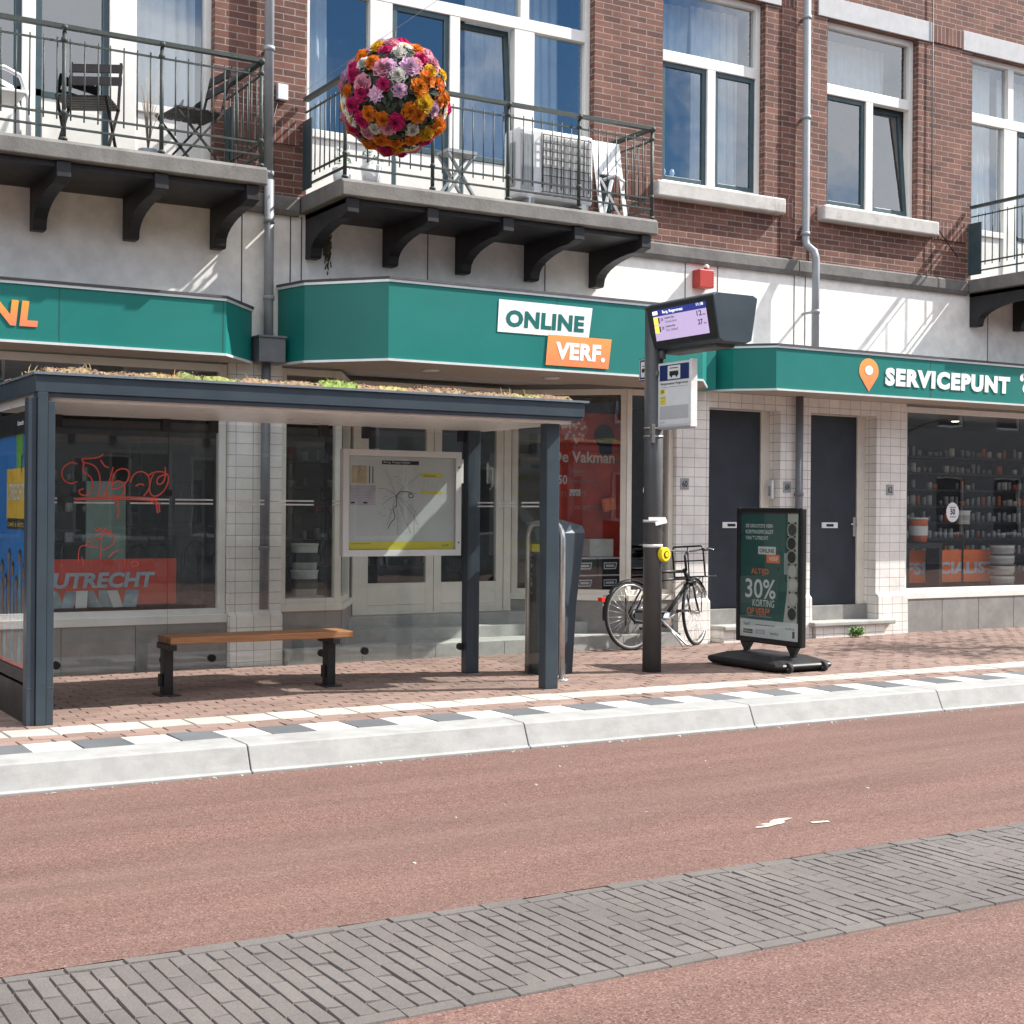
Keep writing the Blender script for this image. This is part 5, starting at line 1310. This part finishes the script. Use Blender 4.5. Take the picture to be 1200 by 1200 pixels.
def guard(a0_, a1_, par, cx, mat):
    s = MB(); rr = WR + .022; n = 22; g = []
    def fn(u, v):
        a = a0_ + (a1_ - a0_) * u; k = (v - .5) * 2; return (cx + (rr - .012 * k * k) * math.cos(a), .026 * k, WR + (rr - .012 * k * k) * math.sin(a))
    s.grid(fn, n, 6); return lobj('mudguard', s, mat, par)
guard(R(30), R(185), bk, 0, M['blackmetal']); guard(R(20), R(120), fk, fo_, M['blackmetal'])
s = MB(); s.tube([(0, -.055, WR + .05), (.45, -.055, .36), (.50, -.055, .29), (.45, -.055, .22), (0, -.055, WR - .05), (-.05, -.055, WR), (0, -.055, WR + .05)], .018, 8); s.box(0, .45, -.065, -.045, .26, .38); lobj('chain_case', s, M['black'])
s = MB(); s.tube([(.45, -.08, .29), (.60, -.085, .375)], .012, 8, 0); s.box(.555, .655, -.16, -.09, .36, .385, 1); s.tube([(.45, .06, .29), (.30, .07, .21)], .010, 8, 0); s.box(.25, .35, .08, .15, .195, .22, 1); s.lathe([(.0, 0), (.075, .0), (.075, .012), (0, .014)], (.45, -.08, .29), 20, 0, axis='y'); lobj('pedals', s, [M['chrome'], M['rubber']])
s = MB(); s.tube([(.36, -.06, .30), (.60, -.17, .03), (.66, -.18, .012)], .011, 8); s.tube([(.42, -.05, .28), (.52, -.2, .01)], .009, 8); lobj('kickstand', s, M['steel'])
s = MB(); s.box(-.40, -.36, -.03, .03, .50, .54); lobj('rear_reflector', s, M['redlamp'])
s = MB(); s.tube([(-.34, .03, .44), (-.36, 0, .47)], .008, 6); s.tube([(-.35, .0, .55), (-.25, 0, .585), (-.18, 0, .64)], .01, 6); lobj('rear_stay', s, M['steel'])

# ------------------------------------------------------------------ flower ball on its cable
WX, WZ = 5.0, 5.27
s = MB()
s.tube([(WX, FY, WZ)] + [(WX, FY - 18.5 * k / 20, WZ - .55 * math.sin(PI * min(1, k / 20)) * (0 if k < 1 else 0) + .02 * k) for k in range(1, 21)], .0016, 6)
tag(obj('span_wire', s, M['greyplastic'], tidy=False), 'thin wire stretched from the brick wall over the street above the flower ball', 'wire')
BC = Vector((5.0, 10.27, 4.77)); BR = .42
fb = thing('flower_ball', 'ball of pink, orange and white artificial flowers hanging before the balcony', 'flower ball', BC)
s = MB(); s.sphere(BC, BR - .035, 28)
for k in range(900):
    d = Vector((random.gauss(0, 1), random.gauss(0, 1), random.gauss(0, 1))).normalized(); t1 = d.orthogonal().normalized(); t2 = d.cross(t1); a = random.uniform(0, 6.3); t = t1 * math.cos(a) + t2 * math.sin(a); q = d.cross(t)
    c = BC + d * (BR - .02); L = random.uniform(.03, .055)
    s.face([c - t * L, c + q * L * .45 + d * .012, c + t * L + d * .02, c - q * L * .45 + d * .012])
obj('foliage', s, M['leafdark'], fb)
s = MB(); s.tube([BC + Vector((0, 0, BR - .05)), (WX, BC.y, WZ + .035)], .004, 6); obj('hanging_cord', s, M['black'], fb)
OR, YE, PK, MG, WH, LP = (.90, .30, .03), (.90, .58, .04), (.88, .42, .52), (.72, .035, .22), (.86, .84, .78), (.82, .55, .76)
def bloom(s, c, n, kind, r):
    t1 = n.orthogonal().normalized(); a0_ = random.uniform(0, 6.3); t1 = t1 * math.cos(a0_) + n.cross(t1) * math.sin(a0_); t2 = n.cross(t1)
    def P3(a, rr, h): return c + t1 * rr * math.cos(a) + t2 * rr * math.sin(a) + n * h
    if kind[0] == 'rose':
        col = kind[1]
        for q_, (ra, ha, rb, hb) in enumerate(((.0, .42, .45, .30), (.45, .30, .8, .08), (.8, .08, .95, -.1))):
            for i in range(10):
                a, a2 = 2 * PI * i / 10, 2 * PI * (i + 1) / 10
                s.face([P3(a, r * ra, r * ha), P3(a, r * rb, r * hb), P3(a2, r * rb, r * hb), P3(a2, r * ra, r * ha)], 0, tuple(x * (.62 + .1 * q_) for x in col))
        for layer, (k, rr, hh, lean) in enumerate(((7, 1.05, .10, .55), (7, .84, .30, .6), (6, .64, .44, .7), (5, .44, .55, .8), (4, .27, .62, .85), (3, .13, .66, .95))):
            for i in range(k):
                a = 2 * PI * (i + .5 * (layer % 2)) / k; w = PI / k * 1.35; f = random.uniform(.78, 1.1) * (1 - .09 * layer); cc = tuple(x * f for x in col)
                b0_ = P3(a - w * .6, r * rr * .35, r * hh * .3); b1_ = P3(a + w * .6, r * rr * .35, r * hh * .3)
                m0, m1 = P3(a - w, r * rr * .85, r * (hh + .08)), P3(a + w, r * rr * .85, r * (hh + .08)); tp = P3(a, r * rr * 1.08, r * (hh + .04)); md = P3(a, r * rr * .72, r * (hh - .08))
                s.idx([b0_, b1_, m1, tp, m0, md], [(0, 1, 5), (1, 2, 5), (2, 3, 5), (3, 4, 5), (4, 0, 5)], 0, cc)
    else:
        k = kind[2]; col = kind[1]
        for layer in range(kind[3]):
            rr = 1 - .28 * layer
            for i in range(k):
                a = 2 * PI * (i + .5 * layer) / k; w = PI / k * .95; f = random.uniform(.82, 1.08); cc = tuple(x * f for x in col)
                L = r * rr * random.uniform(.92, 1.08)
                s.idx([P3(a - w * .5, L * .2, .12 * r), P3(a + w * .5, L * .2, .12 * r), P3(a + w, L * .7, (.26 + .12 * layer) * r), P3(a, L, (.16 + .15 * layer) * r), P3(a - w, L * .7, (.26 + .12 * layer) * r)], [(0, 1, 2, 3, 4)], 0, cc)
        cc = kind[4]; s.idx([P3(2 * PI * i / 10, r * .24, r * .34) for i in range(10)] + [P3(0, 0, r * .42)], [(i, (i + 1) % 10, 10) for i in range(10)], 0, cc)
kinds = [('rose', OR), ('rose', OR), ('rose', OR), ('rose', PK), ('rose', WH), ('rose', MG), ('rose', YE), ('rose', MG), ('rose', MG), ('rose', LP), ('rose', PK), ('rose', YE), ('gerbera', (.85, .20, .01), 14, 2, (.5, .12, .01)), ('gerbera', WH, 16, 2, (.75, .5, .03)), ('rose', WH), ('rose', MG), ('gerbera', LP, 9, 2, (.7, .45, .5)), ('gerbera', PK, 12, 2, (.55, .2, .1)), ('lily', WH, 6, 1, (.7, .6, .2)), ('lily', LP, 6, 2, (.8, .55, .6))]
N = 142; pts = []
for i in range(N):
    z = 1 - 2 * (i + .5) / N; a = i * 2.39996; q = math.sqrt(1 - z * z); d = Vector((q * math.cos(a), q * math.sin(a), z)) + Vector((random.gauss(0, .05), random.gauss(0, .05), random.gauss(0, .05))); pts.append(d.normalized())
view = (Vector((0, 0, EYE)) - BC).normalized()
pts.sort(key=lambda d: -d.dot(view)); rest = MB()
sc_ = view.cross(Vector((0, 0, 1)))
for i, d in enumerate(pts):
    if random.random() < .03: continue
    # two bare leafy gaps low on one side, pale lilies towards the top
    kd = random.choice(kinds)
    if d.z > .45 and random.random() < .6: kd = random.choice([kinds[10], kinds[11], kinds[8], kinds[2], kinds[3]])
    if d.z < .2 and kd[0] == 'lily' and random.random() < .7: kd = kinds[0]
    u = -(d.dot(sc_)); 
    if d.dot(view) > .2 and ((-.62 < u < -.30 and -.10 < d.z < .26) or (-.2 < u < .08 and -.45 < d.z < -.30)) and random.random() < .8: continue
    r = random.uniform(.060, .084) * (1.12 if kd[0] != 'rose' else 1)
    if i < 100:
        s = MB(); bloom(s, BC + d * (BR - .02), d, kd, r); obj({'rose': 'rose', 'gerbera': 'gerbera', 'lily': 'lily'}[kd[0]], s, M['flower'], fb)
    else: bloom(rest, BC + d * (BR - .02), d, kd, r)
o = obj('flowers', rest, M['flower'], fb); o['kind'] = 'stuff'

# ------------------------------------------------------------------ things on the balconies
BT = BZ1
def folding_chair(label, loc, rot, mat):
    t = thing('folding_chair', label, 'chair', loc, rot)
    s = MB()
    for y in (-.20, .20):
        s.bar((-.20, y, 0), (.24, y * .96, .46), .022, .016); s.bar((.22, y, 0), (-.16, y, .44), .022, .016); s.bar((-.16, y, .44), (-.26, y, .86), .022, .016)
    s.bar((-.2, -.2, .02), (-.2, .2, .02), .016); s.bar((.22, -.2, .02), (.22, .2, .02), .016); lobj('frame', s, mat, t)
    s = MB()
    for k in range(6): s.box(-.19 + k * .07, -.19 + k * .07 + .055, -.21, .21, .445, .462)
    lobj('seat', s, mat, t)
    s = MB()
    for k in range(2):
        z = .70 + k * .11; s.obox((-.222 - (z - .70) * .24, 0, z), (0, .215, 0), (-.008, 0, .035), (.008, 0, .002))
    lobj('backrest', s, mat, t)
    return t
folding_chair('dark wooden folding chair seen from the front before the balcony door', (3.02, 11.82, BT), R(-118), M['browndark'])
folding_chair('dark wooden folding chair seen from the side at the right end of its balcony', (3.85, 11.72, BT), R(186), M['browndark'])
wc_ = thing('plastic_chair', 'white chair with rounded arm at the left edge', 'chair', (2.33, 11.75, BT))
s = MB()
for y in (11.58, 11.92): s.tube([(2.50, y, BT), (2.50, y, BT + .35), (2.44, y, BT + .52), (2.32, y, BT + .57), (2.12, y, BT + .56), (2.08, y, BT)], .02, 8)
obj('arm_frame', s, M['whiteplastic'], wc_)
s = MB(); s.box(2.10, 2.48, 11.55, 11.95, BT + .38, BT + .41); s.obox((2.10, 11.75, BT + .62), (.02, 0, .22), (0, .19, 0), (.008, 0, -.001)); obj('seat_shell', s, M['whiteplastic'], wc_, bev=.01)
pt = thing('dry_plant', 'leafless dry twiggy plant in a small pot between the dark folding chairs', 'plant', (3.50, 11.8, BT))
s = MB(); s.lathe([(0, 0), (.06, 0), (.08, .14), (.07, .14), (.06, .12), (0, .12)], (3.50, 11.8, BT), 14); obj('pot', s, M['greyplastic'], pt)
s = MB()
for k in range(26):
    a = random.uniform(0, 6.3); r = random.uniform(.02, .13); h = random.uniform(.35, .72)
    s.tube([(3.5, 11.8, BT + .12), (3.5 + r * .3 * math.cos(a), 11.8 + r * .3 * math.sin(a), BT + .12 + h * .5), (3.5 + r * math.cos(a), 11.8 + r * math.sin(a), BT + .12 + h)], [.0035, .0028, .0012], 4)
obj('twigs', s, M['twig'], pt)
# air-conditioning unit with its black guard grid
ac = thing('air_conditioner', 'white outdoor air conditioner with black guard grid on the middle balcony', 'air conditioner', (7.26, 11.64, BT))
s = MB(); s.box(6.88, 7.70, 11.50, 11.80, BT + .10, BT + .76); obj('casing', s, M['whiteplastic'], ac, bev=.035)
s = MB()
for k in range(9): s.box(6.895 + k * .016, 6.901 + k * .016, 11.494, 11.502, BT + .17, BT + .69)
s.box(6.866, 6.882, 11.58, 11.72, BT + .22, BT + .62); obj('louvre', s, M['greyplastic'], ac)
s = MB()
for k in range(13): s.box(7.13 + k * .041, 7.13 + k * .041 + .024, 11.488, 11.502, BT + .175, BT + .695)
obj('slats', s, M['can_a'], ac)
s = MB()
for k in range(8): s.bar((7.12 + k * .076, 11.475, BT + .17), (7.12 + k * .076, 11.475, BT + .70), .006)
for k in range(8): s.bar((7.12, 11.470, BT + .17 + k * .0757), (7.652, 11.470, BT + .17 + k * .0757), .006)
for x in (7.12, 7.652):
    for z in (BT + .17, BT + .70): s.bar((x, 11.475, z), (x, 11.503, z), .006)
obj('guard_grid', s, M['blackmetal'], ac)
for x in (7.0, 7.58):
    s = MB(); s.box(x - .03, x + .03, 11.48, 11.82, BT, BT + .10); obj('foot', s, M['greyplastic'], ac)
fc = thing('folded_chair', 'white plastic chair folded and leaning at the right of the air conditioner', 'chair', (7.95, 11.62, BT))
s = MB()
for x in (7.80, 8.08): s.bar((x, 11.50, BT), (x + .06, 11.75, BT + .80), .035, .02)
s.bar((7.84, 11.54, BT + .02), (8.02, 11.66, BT + .42), .03, .02); s.bar((8.05, 11.53, BT + .02), (7.87, 11.64, BT + .42), .03, .02)
obj('frame', s, M['whiteplastic'], fc)
s = MB()
for k in range(5): s.obox((7.87 + k * .052 + .03, 11.70, BT + .63), (.022, 0, 0), (.012, .055, .17), (0, .01, -.003))
obj('backrest', s, M['whiteplastic'], fc)
s = MB(); s.tube([(7.80, 11.48, BT + .36), (7.88, 11.42, BT + .40), (8.02, 11.44, BT + .36), (8.05, 11.52, BT + .30)], .015, 8); obj('armrest', s, M['whiteplastic'], fc)
st = thing('step_stool', 'grey folding stool standing behind the rail below the flower ball', 'stool', (6.28, 11.6, BT))
s = MB(); s.box(6.13, 6.43, 11.5, 11.72, BT + .42, BT + .45); obj('seat', s, M['greyplastic'], st)
for y in (11.52, 11.70):
    s = MB(); s.bar((6.10, y, BT), (6.42, y, BT + .42), .035, .02); s.bar((6.44, y, BT), (6.14, y, BT + .42), .035, .02); obj('leg', s, M['greyplastic'], st)
for k, (x, y) in enumerate(((5.22, 11.75), (5.40, 11.55))):
    t = thing('flower_pot', ('white pot of pale leaves in the left corner of the middle balcony, nearer the wall', 'white pot of pale leaves in the left corner of the middle balcony, nearer the street')[k], 'plant pot', (x, y, BT))
    s = MB(); s.lathe([(0, 0), (.07, 0), (.095, .19), (.08, .19), (.075, .16), (0, .16)], (x, y, BT), 16); obj('pot', s, M['whiteplastic'], t)
    s = MB()
    for q in range(46):
        a = random.uniform(0, 6.3); r = random.uniform(.03, .13); h = random.uniform(.05, .24); c = Vector((x + r * math.cos(a) * .7, y + r * math.sin(a) * .7, BT + .17 + h)); e = Vector((random.gauss(0, 1), random.gauss(0, 1), random.gauss(0, .6))).normalized() * .035; f = e.orthogonal().normalized() * .016
        s.face([c - e, c + f, c + e, c - f])
    obj('leaves', s, simple('pale_leaves', (.34, .40, .36), .6, var=.3), t)
def rail_pot(x, z, mat, label, r=.075):
    t = thing('hanging_pot', label, 'plant pot', (x, BY + .01, z))
    s = MB(); s.lathe([(0, 0), (r * .75, 0), (r, .15), (r * .9, .15), (r * .85, .13), (0, .13)], (x, BY + .01, z), 16); obj('pot', s, mat, t)
    s = MB(); s.tube([(x - r * .8, BY + .03, z + .14), (x - r * .3, BY + .055, z + .24), (x + r * .3, BY + .055, z + .24), (x + r * .8, BY + .03, z + .14)], .006, 6); obj('hook', s, M['blackmetal'], t)
    s = MB()
    for q in range(30):
        a = random.uniform(0, 6.3); h = random.uniform(.02, .13); s.tube([(x, BY + .01, z + .12), (x + .05 * math.cos(a), BY + .01 + .05 * math.sin(a), z + .14 + h)], .002, 4)
    obj('stems', s, M['twig'], t)
rail_pot(13.78, 4.99, M['black'], 'dark hanging pot on the right balcony rail, nearest the wall end'); rail_pot(14.22, 5.01, M['black'], 'dark hanging pot on the right balcony rail beside the orange one'); rail_pot(14.60, 5.02, M['terracotta'], 'orange hanging pot on the right balcony rail', .085)
s = MB(); s.box(14.02, 14.45, 11.5, 11.72, BT, BT + .2); tag(obj('planter_box', s, M['black'], bev=.01), 'dark planter box on the floor of the right balcony', 'planter')
# weed on the doorstep
s = MB()
for k in range(60):
    a = random.uniform(0, 6.3); L = random.uniform(.04, .13); h = random.uniform(.03, .12); x, y = 11.62 + random.gauss(0, .05), 12.02 + random.gauss(0, .015); dx, dy = math.cos(a), min(0, -abs(math.sin(a)))
    s.face([(x, y, PAVE), (x + dx * L * .6 - .012, y + dy * L * .5, PAVE + h), (x + dx * L, y + dy * L, PAVE + h * .75), (x + dx * L * .6 + .012, y + dy * L * .5, PAVE + h * .95)])
tag(obj('weed', s, M['weed']), 'green weed growing at the foot of the doorstep', 'weed')

# ------------------------------------------------------------------ street tree out of frame whose shade falls on the pavement
tr = thing('street_tree', 'street tree whose leafy crown shades the pavement at the right', 'tree', (15.5, 9.2, PAVE))
s = MB(); s.tube([(15.5, 9.2, PAVE), (15.48, 9.22, 1.6), (15.4, 9.25, 3.0), (15.3, 9.3, 4.6)], [.09, .075, .06, .02], 10)
for k in range(14):
    a = k * 2.4; z = 2.6 + k * .14; L = random.uniform(.7, 1.4); s.tube([(15.42, 9.25, z), (15.4 + L * .5 * math.cos(a), 9.25 + L * .35 * math.sin(a), z + .25), (15.4 + L * math.cos(a), 9.25 + L * .7 * math.sin(a), z + .45)], [.025, .016, .006], 6)
obj('trunk', s, M['bark'], tr)
s = MB()
cl = [(15.2 + random.gauss(0, .75), 9.3 + random.gauss(0, .38), 4.0 + random.gauss(0, .42)) for _ in range(42)]
for k in range(2600):
    c0 = random.choice(cl); c = Vector(c0) + Vector((random.gauss(0, .2), random.gauss(0, .12), random.gauss(0, .14))); e = Vector((random.gauss(0, 1), random.gauss(0, 1), random.gauss(0, .6))).normalized(); f = e.orthogonal().normalized(); L = random.uniform(.03, .055)
    s.face([c - e * L, c + f * L * .5, c + e * L, c - f * L * .5])
obj('crown', s, M['leaf'], tr)

# ------------------------------------------------------------------ terrace across the street (seen only as a reflection in the glass)
op = thing('terrace_house', 'long grey terrace across the street, reflected in the shop windows', 'building', (8, -7.5, 0))
s = MB(); hs = []
for k in range(-6, 16):
    x = k * 2.6; hs += [(x, x + 1.3, .9, 2.7), (x + .1, x + 1.2, 4.2, 6.0)]
wall(s, -18, 44, 0, 7.6, -7.3, -7.0, hs); s.box(-18, 44, -15, -14.7, 0, 7.6); s.box(-18.3, -18, -15, -7, 0, 7.6); s.box(44, 44.3, -15, -7, 0, 7.6)
obj('wall', s, simple('grey_render', (.22, .225, .22), .9), op)
s = MB(); s.prism([(-15.2, 7.6), (-6.8, 7.6), (-6.8, 7.75), (-11, 9.6), (-15.2, 7.75)], 'x', -18.4, 44.4); obj('roof', s, M['capping'], op)
for h in hs:
    s = MB(); frame(s, h[0], h[1], h[2], h[3], -7.2, -7.08, .07); wn = obj('window', s, M['white'], op)
    g = MB(); g.face([(h[0], -7.16, h[2]), (h[1], -7.16, h[2]), (h[1], -7.16, h[3]), (h[0], -7.16, h[3])]); obj('pane', g, M['darkboard'], wn)
b = MB(); b.box(-60, 60, -7.0, -4.5, -.02, .14); struct('far_pavement', b, M['groundgrey'])

b = None
for k in range(9):
    c = dup(bk); c.location = (1.5 + k * 1.65 + random.uniform(-.3, .3), -5.3, .15); c.rotation_euler = (R(4), 0, R(90 + random.uniform(-25, 25)))
    tag(c, 'bicycle parked across the street, reflected in the shop windows', 'bicycle', 'bicycles parked across the street')
# ------------------------------------------------------------------ light
SUN = Vector((.97, -.335, 1.0)).normalized()
el = math.asin(SUN.z); az = math.atan2(SUN.x, SUN.y)
sl = bpy.data.lights.new('sun', 'SUN'); sl.energy = 5.0; sl.angle = R(.55); sl.color = (1, .955, .89)
so = bpy.data.objects.new('sun', sl); COL.objects.link(so); so.rotation_euler = SUN.to_track_quat('Z', 'Y').to_euler(); so.location = (10, -6, 14)
wd_ = bpy.data.worlds.new('World'); SC.world = wd_; wd_.use_nodes = True; nt = wd_.node_tree
bg = nt.nodes['Background']; sky = nt.nodes.new('ShaderNodeTexSky'); sky.sky_type = 'NISHITA'; sky.sun_disc = False
sky.sun_elevation = el; sky.sun_rotation = az; sky.air_density = 1.0; sky.dust_density = .1; sky.ozone_density = 3.0
tcn = nt.nodes.new('ShaderNodeTexCoord'); mp = nt.nodes.new('ShaderNodeMapping'); mp.inputs['Scale'].default_value = (1, 1, 2.2); mp.inputs['Location'].default_value = (2.75, .5, .4)
nt.links.new(tcn.outputs['Generated'], mp.inputs['Vector'])
n1 = nt.nodes.new('ShaderNodeTexNoise'); n1.inputs['Scale'].default_value = 2.1; n1.inputs['Detail'].default_value = 9; n1.inputs['Roughness'].default_value = .58; n1.inputs['Distortion'].default_value = .25
nt.links.new(mp.outputs[0], n1.inputs['Vector'])
cr = nt.nodes.new('ShaderNodeMapRange'); cr.inputs[1].default_value = .47; cr.inputs[2].default_value = .64; cr.interpolation_type = 'SMOOTHSTEP'; nt.links.new(n1.outputs['Fac'], cr.inputs[0])
# more cloud over the right-hand and the far left part of the sky
sxy = nt.nodes.new('ShaderNodeSeparateXYZ'); nt.links.new(tcn.outputs['Generated'], sxy.inputs[0])
def mrange(a, b_, c, d):
    q = nt.nodes.new('ShaderNodeMapRange'); q.interpolation_type = 'SMOOTHSTEP'
    for i_, v_ in enumerate((a, b_, c, d)): q.inputs[1 + i_].default_value = v_
    nt.links.new(sxy.outputs[0], q.inputs[0]); return q.outputs[0]
def madd(a, b_):
    q = nt.nodes.new('ShaderNodeMath'); q.operation = 'ADD'
    for k_, v_ in enumerate((a, b_)):
        if isinstance(v_, float): q.inputs[k_].default_value = v_
        else: nt.links.new(v_, q.inputs[k_])
    return q.outputs[0]
zr = nt.nodes.new('ShaderNodeMapRange'); zr.interpolation_type = 'SMOOTHSTEP'; zr.inputs[1].default_value = .42; zr.inputs[2].default_value = .7; zr.inputs[4].default_value = .13; nt.links.new(sxy.outputs[2], zr.inputs[0])
dens = madd(zr.outputs[0], 0.0)
dens = madd(dens, madd(madd(madd(n1.outputs['Fac'], mrange(.50, .63, 0, .17)), mrange(.24, .40, .13, 0)), -.06))
nt.links.new(dens, cr.inputs[0])
hs_ = nt.nodes.new('ShaderNodeHueSaturation'); hs_.inputs['Saturation'].default_value = 1.25; nt.links.new(sky.outputs[0], hs_.inputs['Color'])
mxs = nt.nodes.new('ShaderNodeMix'); mxs.data_type = 'RGBA'; nt.links.new(cr.outputs[0], mxs.inputs[0]); nt.links.new(hs_.outputs[0], mxs.inputs[6]); mxs.inputs[7].default_value = (10.6, 10.9, 11.4, 1)
nt.links.new(mxs.outputs[2], bg.inputs['Color']); bg.inputs['Strength'].default_value = .096
SC.view_settings.view_transform = 'Standard'; SC.view_settings.look = 'None'; SC.view_settings.exposure = .9; SC.view_settings.gamma = 1
SC.cycles.max_bounces = 10; SC.cycles.transparent_max_bounces = 24; SC.cycles.glossy_bounces = 4; SC.cycles.diffuse_bounces = 4
SC.cycles.sample_clamp_indirect = 6
SC.render.film_transparent = False
